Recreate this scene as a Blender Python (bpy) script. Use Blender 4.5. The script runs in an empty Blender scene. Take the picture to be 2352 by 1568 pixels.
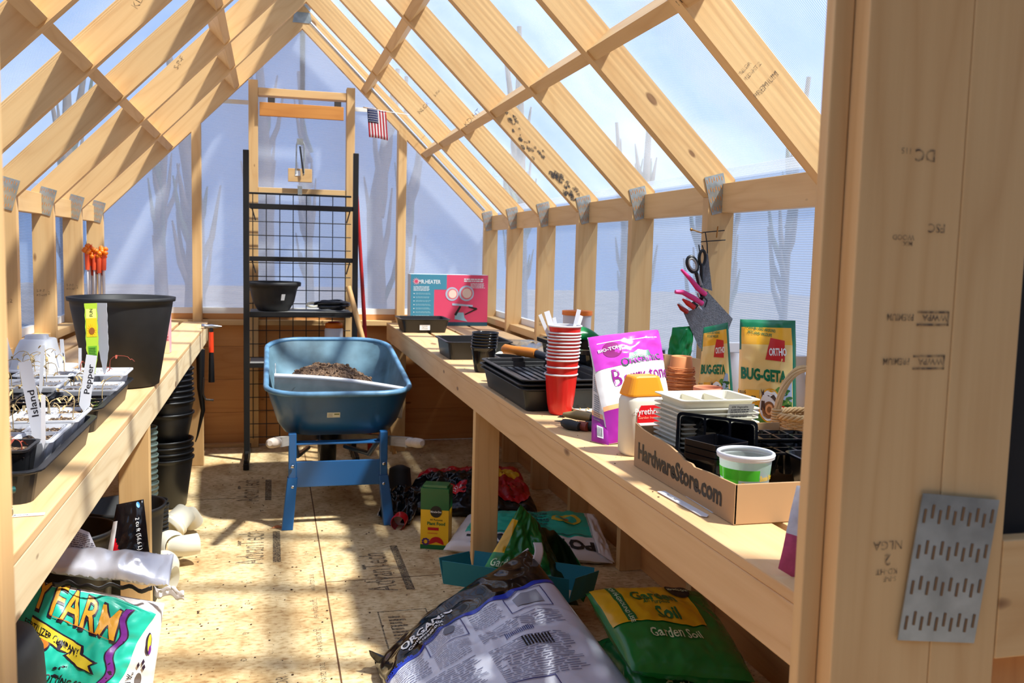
import bpy, bmesh, math, random
from mathutils import Vector, Matrix, noise
random.seed(11)
SC = bpy.context.scene
COL = SC.collection
PI = math.pi
R = math.radians
V = Vector

# ---------------------------------------------------------------- camera
FPX, YAW, PITCH, ROLL = 2109.677, .2574, .0964, .0248
CAM = V((0, 0, 1.2024))
_F = V((math.sin(YAW)*math.cos(PITCH), math.cos(YAW)*math.cos(PITCH), -math.sin(PITCH)))
_R = V((math.cos(YAW), -math.sin(YAW), 0))
_U = _R.cross(_F)
_R2 = math.cos(ROLL)*_R + math.sin(ROLL)*_U
_U2 = -math.sin(ROLL)*_R + math.cos(ROLL)*_U
cd = bpy.data.cameras.new('camera')
cam = bpy.data.objects.new('camera', cd)
COL.objects.link(cam)
cam.matrix_world = Matrix(((_R2.x, _U2.x, -_F.x, CAM.x), (_R2.y, _U2.y, -_F.y, CAM.y), (_R2.z, _U2.z, -_F.z, CAM.z), (0, 0, 0, 1)))
cd.sensor_width = 22.3
cd.lens = FPX/2352*22.3
cd.clip_start = .02
cd.dof.use_dof = True
cd.dof.focus_distance = 2.15
cd.dof.aperture_fstop = 6.3
SC.camera = cam

def P(u, v, x=None, y=None, z=None):
    """the point of the place seen at (u, v) on the plane x=, y= or z="""
    d = _F + _R2*((u-1176)/FPX) - _U2*((v-784)/FPX)
    if z is not None: t = (z-CAM.z)/d.z
    elif y is not None: t = (y-CAM.y)/d.y
    else: t = (x-CAM.x)/d.x
    return CAM + d*t

# ---------------------------------------------------------------- light
w = bpy.data.worlds.new('world'); SC.world = w; w.use_nodes = True
nt = w.node_tree; nt.nodes.clear()
out = nt.nodes.new('ShaderNodeOutputWorld'); bg = nt.nodes.new('ShaderNodeBackground')
tc = nt.nodes.new('ShaderNodeTexCoord'); mp = nt.nodes.new('ShaderNodeMapping'); mp.inputs['Scale'].default_value = (1.2, 1.2, 2.6)
nz = nt.nodes.new('ShaderNodeTexNoise'); nz.inputs['Scale'].default_value = 2.2; nz.inputs['Detail'].default_value = 5
rp = nt.nodes.new('ShaderNodeValToRGB')
rp.color_ramp.elements[0].position = .46; rp.color_ramp.elements[0].color = (.27, .45, .84, 1)
rp.color_ramp.elements[1].position = .80; rp.color_ramp.elements[1].color = (.88, .93, 1, 1)
nt.links.new(tc.outputs['Generated'], mp.inputs['Vector']); nt.links.new(mp.outputs[0], nz.inputs['Vector'])
nt.links.new(nz.outputs['Fac'], rp.inputs['Fac']); nt.links.new(rp.outputs[0], bg.inputs['Color'])
bg.inputs['Strength'].default_value = 1.0
nt.links.new(bg.outputs[0], out.inputs[0])
sl = bpy.data.lights.new('sun', 'SUN'); sun = bpy.data.objects.new('sun', sl); COL.objects.link(sun)
sl.energy = 10; sl.angle = R(3.2); sl.color = (1, .94, .84)
sun.rotation_euler = V((.50, -.36, 1.0)).to_track_quat('Z', 'Y').to_euler()
SC.view_settings.view_transform = 'Standard'; SC.view_settings.look = 'None'
SC.view_settings.gamma = 1; SC.view_settings.use_curve_mapping = False
SC.view_settings.exposure = .2
SC.cycles.transparent_max_bounces = 24
SC.cycles.max_bounces = 10
SC.cycles.diffuse_bounces = 4
SC.cycles.sample_clamp_indirect = 6

# ---------------------------------------------------------------- materials
def lin(c):
    return tuple(((x/255)/12.92 if x/255 <= .04045 else ((x/255+.055)/1.055)**2.4) for x in c) + (1,)
class NT:
    def __init__(s, name):
        s.m = bpy.data.materials.new(name); s.m.use_nodes = True
        s.t = s.m.node_tree; s.t.nodes.clear()
        s.out = s.n('ShaderNodeOutputMaterial')
    def n(s, k, **kw):
        x = s.t.nodes.new(k)
        for a, b in kw.items():
            if hasattr(x, a): setattr(x, a, b)
            else: x.inputs[a.replace('_', ' ')].default_value = b
        return x
    def l(s, a, b): s.t.links.new(a, b)
def mat(name, col, rough=.5, metal=0, spec=.5, coat=0, vary=0, vscale=8, bump=0, bscale=60, trans=0, alpha=1, sub=0):
    n = NT(name); b = n.n('ShaderNodeBsdfPrincipled')
    c = lin(col)
    b.inputs['Base Color'].default_value = c; b.inputs['Roughness'].default_value = rough
    b.inputs['Metallic'].default_value = metal; b.inputs['Specular IOR Level'].default_value = spec
    b.inputs['Coat Weight'].default_value = coat; b.inputs['Coat Roughness'].default_value = .12
    b.inputs['Transmission Weight'].default_value = trans; b.inputs['Alpha'].default_value = alpha
    tc = n.n('ShaderNodeTexCoord')
    if vary:
        z = n.n('ShaderNodeTexNoise', Scale=vscale, Detail=5.0); n.l(tc.outputs['Object'], z.inputs['Vector'])
        r = n.n('ShaderNodeValToRGB')
        r.color_ramp.elements[0].position = .3; r.color_ramp.elements[1].position = .7
        r.color_ramp.elements[0].color = tuple(x*(1-vary) for x in c[:3])+(1,); r.color_ramp.elements[1].color = tuple(min(1, x*(1+vary*.5)) for x in c[:3])+(1,)
        n.l(z.outputs['Fac'], r.inputs[0]); n.l(r.outputs[0], b.inputs['Base Color'])
    if bump:
        z = n.n('ShaderNodeTexNoise', Scale=bscale, Detail=4.0); n.l(tc.outputs['Object'], z.inputs['Vector'])
        u = n.n('ShaderNodeBump', Strength=bump, Distance=.01); n.l(z.outputs['Fac'], u.inputs['Height']); n.l(u.outputs[0], b.inputs['Normal'])
    if sub:
        tr = n.n('ShaderNodeBsdfTranslucent'); tr.inputs[0].default_value = c
        mx = n.n('ShaderNodeMixShader'); mx.inputs[0].default_value = sub
        n.l(b.outputs[0], mx.inputs[1]); n.l(tr.outputs[0], mx.inputs[2]); n.l(mx.outputs[0], n.out.inputs[0])
    else: n.l(b.outputs[0], n.out.inputs[0])
    return n.m
def wood(name, col, dark, grain=1., knots=.5, rough=.55):
    """lumber: grain runs along local X"""
    n = NT(name); b = n.n('ShaderNodeBsdfPrincipled', Roughness=rough); b.inputs['Specular IOR Level'].default_value = .35
    tc = n.n('ShaderNodeTexCoord'); oi = n.n('ShaderNodeObjectInfo')
    sc = n.n('ShaderNodeVectorMath', operation='SCALE'); cb = n.n('ShaderNodeCombineXYZ')
    for i in range(3): n.l(oi.outputs['Random'], cb.inputs[i])
    n.l(cb.outputs[0], sc.inputs[0]); sc.inputs['Scale'].default_value = 37
    ad = n.n('ShaderNodeVectorMath', operation='ADD'); n.l(tc.outputs['Object'], ad.inputs[0]); n.l(sc.outputs[0], ad.inputs[1])
    # wavy cathedral rings
    m1 = n.n('ShaderNodeMapping'); m1.inputs['Scale'].default_value = (.9, 7, 7); n.l(ad.outputs[0], m1.inputs[0])
    z1 = n.n('ShaderNodeTexNoise', Scale=1.0, Detail=2.0); n.l(m1.outputs[0], z1.inputs['Vector'])
    ml = n.n('ShaderNodeMath', operation='MULTIPLY'); ml.inputs[1].default_value = 16; n.l(z1.outputs['Fac'], ml.inputs[0])
    fr = n.n('ShaderNodeMath', operation='PINGPONG'); fr.inputs[1].default_value = 1; n.l(ml.outputs[0], fr.inputs[0])
    pw = n.n('ShaderNodeMath', operation='POWER'); pw.inputs[1].default_value = 2.5; n.l(fr.outputs[0], pw.inputs[0])
    # fine fibres
    m2 = n.n('ShaderNodeMapping'); m2.inputs['Scale'].default_value = (3, 130, 130); n.l(ad.outputs[0], m2.inputs[0])
    z2 = n.n('ShaderNodeTexNoise', Scale=1.0, Detail=3.0); n.l(m2.outputs[0], z2.inputs['Vector'])
    # broad tone
    m3 = n.n('ShaderNodeMapping'); m3.inputs['Scale'].default_value = (.7, 4, 4); n.l(ad.outputs[0], m3.inputs[0])
    z3 = n.n('ShaderNodeTexNoise', Scale=1.3, Detail=2.0); n.l(m3.outputs[0], z3.inputs['Vector'])
    def mm(op, a, b_, c=None):
        x = n.n('ShaderNodeMath', operation=op)
        for i, q in enumerate((a, b_) if c is None else (a, b_, c)):
            if isinstance(q, (int, float)): x.inputs[i].default_value = q
            else: n.l(q, x.inputs[i])
        return x.outputs[0]
    f = mm('MULTIPLY', pw.outputs[0], .26*grain)
    f = mm('MULTIPLY_ADD', z2.outputs['Fac'], .34*grain, f)
    f = mm('MULTIPLY_ADD', z3.outputs['Fac'], .5, f)
    f = mm('SUBTRACT', f, .2)
    mx = n.n('ShaderNodeMix', data_type='RGBA'); mx.inputs['A'].default_value = lin(col); mx.inputs['B'].default_value = lin(dark)
    n.l(f, mx.inputs['Factor'])
    # knots
    m4 = n.n('ShaderNodeMapping'); m4.inputs['Scale'].default_value = (3.4, 8.5, 8.5); n.l(ad.outputs[0], m4.inputs[0])
    vo = n.n('ShaderNodeTexVoronoi', Scale=1.0); n.l(m4.outputs[0], vo.inputs['Vector'])
    sp = n.n('ShaderNodeSeparateColor'); n.l(vo.outputs['Color'], sp.inputs[0])
    kz = mm('MULTIPLY', sp.outputs[0], .115*knots)
    k = mm('SUBTRACT', kz, vo.outputs['Distance'])
    k = mm('MULTIPLY', k, 34)
    k = mm('ADD', k, .0); 
    kc = n.n('ShaderNodeMath', operation='MULTIPLY', use_clamp=True); n.l(k, kc.inputs[0]); kc.inputs[1].default_value = 1
    kk = mm('MULTIPLY', kc.outputs[0], .75)
    mk = n.n('ShaderNodeMix', data_type='RGBA'); mk.inputs['B'].default_value = lin((98, 52, 26)); n.l(kk, mk.inputs['Factor']); n.l(mx.outputs['Result'], mk.inputs['A'])
    hs = n.n('ShaderNodeHueSaturation'); n.l(mk.outputs['Result'], hs.inputs['Color'])
    vv = mm('MULTIPLY_ADD', oi.outputs['Random'], .16, .92); n.l(vv, hs.inputs['Value'])
    n.l(hs.outputs[0], b.inputs['Base Color'])
    bp = n.n('ShaderNodeBump', Strength=.12, Distance=.002); n.l(z2.outputs['Fac'], bp.inputs['Height']); n.l(bp.outputs[0], b.inputs['Normal'])
    n.l(b.outputs[0], n.out.inputs[0])
    return n.m
PINE = wood('pine lumber', (224, 186, 130), (190, 140, 84), 1., 1.)
PINE2 = wood('pale pine apron', (238, 218, 178), (200, 166, 120), 1.3, 1.5)
BENCH = wood('bench board pine', (228, 190, 140), (196, 146, 92), 1.1, 1.5)
SIDING = wood('pine siding', (214, 158, 98), (176, 114, 62), 1., 1.3)
ORW = wood('stained orange pine', (206, 140, 68), (166, 96, 40), 1., .2)
def polycarb(name, axis, clear=.5, period=.0065, tint=(.92, .96, 1), sc_=(.84, .87, .92)):
    """twin wall sheet: clear skins joined by fine ribs; each face passes part of the light straight and scatters the rest"""
    n = NT(name)
    tc = n.n('ShaderNodeTexCoord'); sp = n.n('ShaderNodeSeparateXYZ'); n.l(tc.outputs['Object'], sp.inputs[0])
    m = n.n('ShaderNodeMath', operation='MULTIPLY'); n.l(sp.outputs[axis], m.inputs[0]); m.inputs[1].default_value = PI*2/period
    s = n.n('ShaderNodeMath', operation='SINE'); n.l(m.outputs[0], s.inputs[0])
    zz = n.n('ShaderNodeTexNoise', Scale=2.6, Detail=3.0); n.l(tc.outputs['Object'], zz.inputs['Vector'])
    a = n.n('ShaderNodeMath', operation='MULTIPLY_ADD'); n.l(s.outputs[0], a.inputs[0]); a.inputs[1].default_value = .24; a.inputs[2].default_value = 1-clear-.15
    a2 = n.n('ShaderNodeMath', operation='MULTIPLY_ADD', use_clamp=True); n.l(zz.outputs['Fac'], a2.inputs[0]); a2.inputs[1].default_value = .3; n.l(a.outputs[0], a2.inputs[2])
    tr = n.n('ShaderNodeBsdfTransparent'); tr.inputs[0].default_value = tint+(1,)
    df = n.n('ShaderNodeBsdfTranslucent'); df.inputs[0].default_value = sc_+(1,)
    d2 = n.n('ShaderNodeBsdfDiffuse'); d2.inputs[0].default_value = sc_+(1,)
    m0 = n.n('ShaderNodeMixShader'); m0.inputs[0].default_value = .3; n.l(df.outputs[0], m0.inputs[1]); n.l(d2.outputs[0], m0.inputs[2])
    gl = n.n('ShaderNodeBsdfGlossy', Roughness=.22)
    m1 = n.n('ShaderNodeMixShader'); m1.inputs[0].default_value = .06; n.l(m0.outputs[0], m1.inputs[1]); n.l(gl.outputs[0], m1.inputs[2])
    mx = n.n('ShaderNodeMixShader'); n.l(a2.outputs[0], mx.inputs[0]); n.l(tr.outputs[0], mx.inputs[1]); n.l(m1.outputs[0], mx.inputs[2])
    n.l(mx.outputs[0], n.out.inputs[0])
    return n.m
PC_ROOF = polycarb('roof polycarbonate', 1, .90, .0065)
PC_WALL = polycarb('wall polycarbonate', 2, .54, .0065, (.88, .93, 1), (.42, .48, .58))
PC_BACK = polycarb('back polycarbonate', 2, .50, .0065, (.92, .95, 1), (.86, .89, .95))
def osb():
    n = NT('strand board floor'); b = n.n('ShaderNodeBsdfPrincipled', Roughness=.75); b.inputs['Specular IOR Level'].default_value = .3
    tc = n.n('ShaderNodeTexCoord')
    def noi(scale, detail, mapping=None):
        m = n.n('ShaderNodeMapping'); m.inputs['Scale'].default_value = mapping or (1, 1, 1); n.l(tc.outputs['Object'], m.inputs[0])
        z = n.n('ShaderNodeTexNoise', Scale=scale, Detail=detail); n.l(m.outputs[0], z.inputs['Vector']); return z.outputs['Fac']
    def ramp(f, e):
        r = n.n('ShaderNodeValToRGB'); n.l(f, r.inputs[0])
        while len(r.color_ramp.elements) < len(e): r.color_ramp.elements.new(.5)
        for q, (p, c) in zip(r.color_ramp.elements, e): q.position = p; q.color = c
        return r.outputs[0]
    a = ramp(noi(42, 6, (1, 1.6, 1)), [(.3, lin((176, 140, 94))), (.45, lin((214, 186, 138))), (.62, lin((228, 204, 158)))])
    st = ramp(noi(14, 4, (1, .55, 1)), [(.36, (.74, .66, .56, 1)), (.56, (1, 1, 1, 1))])
    mu = n.n('ShaderNodeMix', data_type='RGBA', blend_type='MULTIPLY'); mu.inputs['Factor'].default_value = .8; n.l(a, mu.inputs['A']); n.l(st, mu.inputs['B'])
    dirt = ramp(noi(2.6, 8), [(.48, (1, 1, 1, 1)), (.66, (.62, .50, .38, 1))])
    m2 = n.n('ShaderNodeMix', data_type='RGBA', blend_type='MULTIPLY'); m2.inputs['Factor'].default_value = .7; n.l(mu.outputs['Result'], m2.inputs['A']); n.l(dirt, m2.inputs['B'])
    spk = ramp(noi(95, 2), [(.27, (.18, .11, .06, 1)), (.33, (1, 1, 1, 1))])
    m3 = n.n('ShaderNodeMix', data_type='RGBA', blend_type='MULTIPLY'); m3.inputs['Factor'].default_value = .8; n.l(m2.outputs['Result'], m3.inputs['A']); n.l(spk, m3.inputs['B'])
    n.l(m3.outputs['Result'], b.inputs['Base Color']); n.l(b.outputs[0], n.out.inputs[0])
    return n.m
OSB = osb()
def ink(name, col, alpha=.6, rough=.7):
    """worn stamp ink: patchy cover over the wood"""
    n = NT(name); b = n.n('ShaderNodeBsdfPrincipled', Roughness=rough); b.inputs['Base Color'].default_value = lin(col)
    tc = n.n('ShaderNodeTexCoord'); z = n.n('ShaderNodeTexNoise', Scale=170, Detail=3.0); n.l(tc.outputs['Object'], z.inputs[0] if False else z.inputs['Vector'])
    r = n.n('ShaderNodeMapRange'); r.inputs['From Min'].default_value = .38; r.inputs['From Max'].default_value = .6; r.inputs['To Min'].default_value = alpha; r.inputs['To Max'].default_value = alpha*.35
    n.l(z.outputs['Fac'], r.inputs['Value']); n.l(r.outputs[0], b.inputs['Alpha']); n.l(b.outputs[0], n.out.inputs[0]); return n.m
INK = ink('stamp ink', (56, 52, 50), .75)
INKW = ink('lumber stamp ink', (70, 58, 50), .85)
def soilmat(name, c1, c2, c3):
    n = NT(name); b = n.n('ShaderNodeBsdfPrincipled', Roughness=.9)
    tc = n.n('ShaderNodeTexCoord'); z = n.n('ShaderNodeTexNoise', Scale=190, Detail=3.0); n.l(tc.outputs['Object'], z.inputs['Vector'])
    r = n.n('ShaderNodeValToRGB'); n.l(z.outputs['Fac'], r.inputs[0]); r.color_ramp.elements.new(.5)
    for q, (p, c) in zip(r.color_ramp.elements, ((.38, c1), (.52, c2), (.66, c3))): q.position = p; q.color = lin(c)
    bp = n.n('ShaderNodeBump', Strength=1., Distance=.004); n.l(z.outputs['Fac'], bp.inputs['Height']); n.l(bp.outputs[0], b.inputs['Normal'])
    n.l(r.outputs[0], b.inputs['Base Color']); n.l(b.outputs[0], n.out.inputs[0]); return n.m
SOIL = soilmat('potting soil', (38, 24, 16), (92, 66, 44), (190, 160, 120))
SOILW = soilmat('brown barrow soil', (52, 33, 22), (104, 76, 52), (150, 120, 90))
BLK = mat('black plastic', (22, 22, 24), .38, vary=.2)
BLKG = mat('glossy black plastic', (13, 13, 17), .16)
BLKD = mat('dusty black plastic', (34, 33, 33), .6, vary=.35, vscale=14)
BLKM = mat('black steel', (20, 20, 20), .45)
WHP = mat('white plastic', (236, 236, 240), .4, sub=.25)
WHT = mat('white card', (240, 240, 238), .6)
CRM = mat('cream plastic', (238, 232, 212), .5, sub=.2)
FIB = mat('cream fibre pack', (240, 234, 214), .8, vary=.06, sub=.15)
GALV = mat('galvanised steel', (176, 182, 180), .38, .75, vary=.25, vscale=30)
STEEL = mat('bright steel', (200, 202, 205), .25, 1)
DSTEEL = mat('dark steel', (96, 92, 88), .4, .9)
RED = mat('red plastic', (222, 42, 38), .25, sub=.18)
REDD = mat('dark red paint', (168, 22, 22), .4)
ORG = mat('orange plastic', (255, 134, 20), .4, sub=.2)
ORR = mat('orange red vinyl', (240, 92, 50), .5, sub=.2)
PNK = mat('pink rubber', (222, 48, 128), .4)
TERRA = mat('terracotta', (208, 132, 96), .85, vary=.12)
TWINE = mat('orange twine', (218, 138, 82), .7)
CARD = mat('cardboard', (184, 146, 104), .85, vary=.06, vscale=3)
KRAFT = mat('brown paper', (168, 128, 88), .9)
FELT = mat('grey felt', (120, 122, 128), .95, vary=.3, vscale=120, bump=.5, bscale=300)
WICK = mat('wicker', (214, 176, 122), .6, vary=.2, vscale=30)
STEM = mat('dried stem', (196, 168, 116), .8)
STEMR = mat('dried red leaf', (150, 62, 40), .7)
MARK = mat('marker ink', (24, 20, 26), .7)
DARKW = wood('grey worn wood', (176, 168, 158), (118, 106, 94), 1.3, 0)
HANDW = wood('varnished handle wood', (214, 130, 44), (176, 92, 24), .8, 0, .3)
TAN = mat('tan wood handle', (206, 160, 100), .5, vary=.2)
def C_(name, rgb, rough=.45, **k): return mat(name, rgb, rough, **k)
BLACK = C_('black print', (24, 22, 24)); WHITE = C_('white print', (244, 244, 242)); GREEN = C_('green film', (20, 122, 62), .3)
YEL = C_('yellow film', (246, 196, 40), .32); TEAL = C_('teal film', (28, 160, 142), .35)

# ---------------------------------------------------------------- mesh builder
_tc = {}
def text_geo(s, bold=0):
    k = (s, bold)
    if k not in _tc:
        cu = bpy.data.curves.new('txt', 'FONT'); cu.body = s; cu.size = 1; cu.offset = bold; cu.resolution_u = 2
        o = bpy.data.objects.new('txt', cu); me = o.to_mesh()
        vs = [(v.co.x, v.co.y) for v in me.vertices]; fs = [tuple(p.vertices) for p in me.polygons]
        o.to_mesh_clear(); bpy.data.objects.remove(o); bpy.data.curves.remove(cu)
        xs = [v[0] for v in vs] or [0]; x0 = min(xs); x1 = max(xs)
        _tc[k] = ([((x-x0), y) for x, y in vs], fs, x1-x0)
    return _tc[k]
def fit2(vs, fs, maxlen):
    bm = bmesh.new()
    for x, y in vs: bm.verts.new((x, y, 0))
    bm.verts.ensure_lookup_table()
    for f in fs:
        try: bm.faces.new([bm.verts[i] for i in f])
        except ValueError: pass
    bmesh.ops.triangulate(bm, faces=bm.faces[:])
    for _ in range(6):
        e = [e for e in bm.edges if e.calc_length() > maxlen]
        if not e: break
        bmesh.ops.subdivide_edges(bm, edges=e, cuts=1); bmesh.ops.triangulate(bm, faces=[f for f in bm.faces if len(f.verts) > 3])
    bm.verts.index_update()
    r = [(v.co.x, v.co.y) for v in bm.verts], [tuple(v.index for v in f.verts) for f in bm.faces]
    bm.free(); return r
def flat(o, ax, ay):
    """a flat surface: origin o, unit x and y directions"""
    o, ax, ay = V(o), V(ax).normalized(), V(ay).normalized(); n = ax.cross(ay)
    return lambda x, y, h=0: o + ax*x + ay*y + n*h
def curved(f):
    def s(x, y, h=0):
        p = f(x, y)
        if not h: return p
        e = .002; n = (f(x+e, y)-p).cross(f(x, y+e)-p)
        return p + n.normalized()*h
    return s
class MB:
    def __init__(s): s.v = []; s.f = []; s.m = []; s.s = []; s.mats = []
    def mi(s, m):
        if m not in s.mats: s.mats.append(m)
        return s.mats.index(m)
    def add(s, vs, fs, m, smooth=False):
        o = len(s.v); s.v += [tuple(v) for v in vs]
        mm = m if isinstance(m, list) else None; k = s.mi(m) if mm is None else 0
        for i, f in enumerate(fs):
            s.f.append(tuple(o+j for j in f)); s.m.append(s.mi(mm[i]) if mm else k); s.s.append(smooth)
        return s
    def box(s, x0, x1, y0, y1, z0, z1, m, M=None):
        vs = [V((x, y, z)) for z in (z0, z1) for y in (y0, y1) for x in (x0, x1)]
        if M: vs = [M @ v for v in vs]
        return s.add(vs, [(0, 2, 3, 1), (4, 5, 7, 6), (0, 1, 5, 4), (2, 6, 7, 3), (0, 4, 6, 2), (1, 3, 7, 5)], m)
    def loft(s, rings, m, c0=True, c1=True, smooth=False, closed=True):
        n = len(rings[0]); vs = [v for r in rings for v in r]; fs = []
        for i in range(len(rings)-1):
            for j in range(n if closed else n-1):
                k = (j+1) % n; fs.append((i*n+j, i*n+k, (i+1)*n+k, (i+1)*n+j))
        s.add(vs, fs, m, smooth)
        if c0: s.add(rings[0], [tuple(range(n-1, -1, -1))], m)
        if c1: s.add(rings[-1], [tuple(range(n))], m)
        return s
    def lathe(s, prof, m, seg=32, o=(0, 0, 0), M=None, mod=None, smooth=True, cap0=False, cap1=False):
        rings = []
        for r, z in prof:
            q = []
            for j in range(seg):
                a = 2*PI*j/seg; rr = r*(mod(a, z) if mod else 1)
                p = V((rr*math.cos(a), rr*math.sin(a), z))
                if M: p = M @ p
                q.append(p+V(o))
            rings.append(q)
        return s.loft(rings, m, cap0, cap1, smooth)
    def tube(s, pts, r, m, seg=8, cap=True):
        pts = [V(p) for p in pts]; rings = []; n = len(pts)
        d = (pts[1]-pts[0]).normalized(); up = V((0, 0, 1)) if abs(d.z) < .9 else V((1, 0, 0)); a = d.cross(up).normalized()
        for i, p in enumerate(pts):
            d = (pts[min(i+1, n-1)]-pts[max(i-1, 0)]).normalized(); a = (a-d*a.dot(d)).normalized(); b = d.cross(a)
            rr = r[i] if isinstance(r, (list, tuple)) else r
            rings.append([p+(a*math.cos(2*PI*j/seg)+b*math.sin(2*PI*j/seg))*rr for j in range(seg)])
        return s.loft(rings, m, cap, cap, True)
    def prism(s, pts, h, m, S=None, smooth=False):
        """outline in 2D, thickness h, placed by surface S(x, y, height)"""
        S = S or flat((0, 0, 0), (1, 0, 0), (0, 1, 0)); n = len(pts)
        return s.loft([[S(x, y, 0) for x, y in pts], [S(x, y, h) for x, y in pts]], m, True, True, smooth)
    def sheet(s, f, nu, nv, m, u=(0, 1), v=(0, 1), smooth=True):
        vs = [f(u[0]+(u[1]-u[0])*i/nu, v[0]+(v[1]-v[0])*j/nv) for j in range(nv+1) for i in range(nu+1)]; fs = []; ms = []
        for j in range(nv):
            for i in range(nu):
                a = j*(nu+1)+i; fs.append((a, a+1, a+nu+2, a+nu+1))
                if callable(m): ms.append(m(u[0]+(u[1]-u[0])*(i+.5)/nu, v[0]+(v[1]-v[0])*(j+.5)/nv))
        return s.add(vs, fs, ms if callable(m) else m, smooth)
    def decal(s, S, vs, fs, m, h=.0012, maxlen=.02):
        vs, fs = fit2(vs, fs, maxlen)
        return s.add([S(x, y, h) for x, y in vs], fs, m, True)
    def drect(s, S, x0, x1, y0, y1, m, h=.0012, maxlen=.015):
        nx = max(1, int(abs(x1-x0)/maxlen)); ny = max(1, int(abs(y1-y0)/maxlen))
        return s.sheet(lambda a, b: S(a, b, h), nx, ny, m, (x0, x1), (y0, y1))
    def region(s, S, xl, xr, y0, y1, m, h=.0012, nu=20, nv=60):
        """printed area between two side curves"""
        return s.sheet(lambda u, y: S(xl(y)+(xr(y)-xl(y))*u, y, h), nu, nv, m, (0, 1), (y0, y1))
    def dpoly(s, S, pts, m, h=.0012, maxlen=.02): return s.decal(S, pts, [tuple(range(len(pts)))], m, h, maxlen)
    def dell(s, S, cx, cy, rx, ry, m, h=.0012, n=24, a0=0): return s.dpoly(S, [(cx+rx*math.cos(2*PI*i/n), cy+ry*math.sin(2*PI*i/n)) for i in range(n)], m, h)
    def dtext(s, S, t, x, y, size, m, rot=0, bold=.0, h=.0018, sx=1, center=False, maxlen=.02, shear=0):
        vs, fs, w_ = text_geo(t, bold); c, q = math.cos(rot), math.sin(rot); o = []
        for a, b in vs:
            a = (a-(w_/2 if center else 0))*size*sx + b*size*shear; b = b*size
            o.append((x+a*c-b*q, y+a*q+b*c))
        return s.decal(S, o, fs, m, h, maxlen)
    def dlines(s, S, x0, x1, y0, y1, n, m, h=.0018, fill=.45, seed=1):
        """rows of fine print too small to read"""
        rr = random.Random(seed); st = (y1-y0)/n
        for i in range(n):
            y = y1-st*(i+.5); x = x0
            while x < x1-.1*(x1-x0):
                L = (x1-x0)*rr.uniform(.06, .2); e = min(x1, x+L)
                s.drect(S, x, e, y-st*fill/2, y+st*fill/2, m, h, .03); x = e+(x1-x0)*.025
        return s
    def build(s, name, parent=None, loc=None, rz=None, bevel=0, solid=0, M=None, frame=None, off=-1, link=True, seg=2):
        me = bpy.data.meshes.new(name)
        vs = s.v
        if frame is not None:
            inv = frame.inverted(); vs = [tuple(inv @ V(v)) for v in vs]
        me.from_pydata(vs, [], s.f)
        for m in s.mats: me.materials.append(m)
        me.polygons.foreach_set('material_index', s.m); me.polygons.foreach_set('use_smooth', s.s)
        bm = bmesh.new(); bm.from_mesh(me)
        if not solid and not s.s.count(True) > 3000: pass
        bm.to_mesh(me); bm.free(); me.update()
        o = bpy.data.objects.new(name, me); COL.objects.link(o)
        if parent: o.parent = parent
        if frame is not None: o.matrix_basis = frame
        if M is not None: o.matrix_basis = M
        if loc is not None: o.location = loc
        if rz is not None: o.rotation_euler[2] = rz
        if solid:
            q = o.modifiers.new('solid', 'SOLIDIFY'); q.thickness = solid; q.offset = off
        if bevel:
            q = o.modifiers.new('bevel', 'BEVEL'); q.width = bevel; q.segments = seg; q.limit_method = 'ANGLE'; q.angle_limit = R(35)
        return o
def tag(o, label=None, cat=None, group=None, kind=None):
    if label: o['label'] = label
    if cat: o['category'] = cat
    if group: o['group'] = group
    if kind: o['kind'] = kind
    return o
def thing(name, label, cat, loc=(0, 0, 0), rz=0, group=None):
    o = bpy.data.objects.new(name, None); COL.objects.link(o); o.location = loc; o.rotation_euler[2] = rz; o.empty_display_size = .05
    return tag(o, label, cat, group)
def struct(name):
    o = bpy.data.objects.new(name, None); COL.objects.link(o); return tag(o, kind='structure')
def dup(root, label=None, loc=None, rot=None, group=None):
    r = root.copy(); COL.objects.link(r)
    if loc is not None: r.location = loc
    if rot is not None: r.rotation_euler = rot
    if label: r['label'] = label
    if group: r['group'] = group
    def rec(a, b):
        for c in list(a.children):
            d = c.copy(); COL.objects.link(d); d.parent = b; rec(c, d)
    rec(root, r)
    return r
def attach(o):
    """geometry was written in place coordinates: undo the parent's own frame"""
    o.matrix_basis = o.parent.matrix_basis.inverted(); return o
def rrect(w, d, r, z, n=4, cx=0, cy=0):
    """rounded rectangle ring"""
    r = min(r, w/2-1e-4, d/2-1e-4); o = []
    for sx, sy, a0 in ((1, 1, 0), (-1, 1, PI/2), (-1, -1, PI), (1, -1, 3*PI/2)):
        for i in range(n+1):
            a = a0+PI/2*i/n; o.append(V((cx+sx*(w/2-r)+r*math.cos(a), cy+sy*(d/2-r)+r*math.sin(a), z)))
    return o
def frame_of(p0, p1, up=(0, 0, 1)):
    x = (V(p1)-V(p0)).normalized(); u = V(up)
    if abs(x.dot(u)) > .98: u = V((0, 1, 0))
    y = u.cross(x).normalized(); z = x.cross(y); o = (V(p0)+V(p1))/2
    return Matrix(((x.x, y.x, z.x, o.x), (x.y, y.y, z.y, o.y), (x.z, y.z, z.z, o.z), (0, 0, 0, 1)))
def lumber(name, m, parent, x0, x1, y0, y1, z0, z1, bevel=.0015):
    """an axis aligned board, its own local X along the grain"""
    L = (x1-x0, y1-y0, z1-z0); a = L.index(max(L)); c = V(((x0+x1)/2, (y0+y1)/2, (z0+z1)/2)); e = [V((1, 0, 0)), V((0, 1, 0)), V((0, 0, 1))]
    F = frame_of(c-e[a]*L[a]/2, c+e[a]*L[a]/2)
    return MB().box(x0, x1, y0, y1, z0, z1, m).build(name, parent, frame=F, bevel=bevel)
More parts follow.
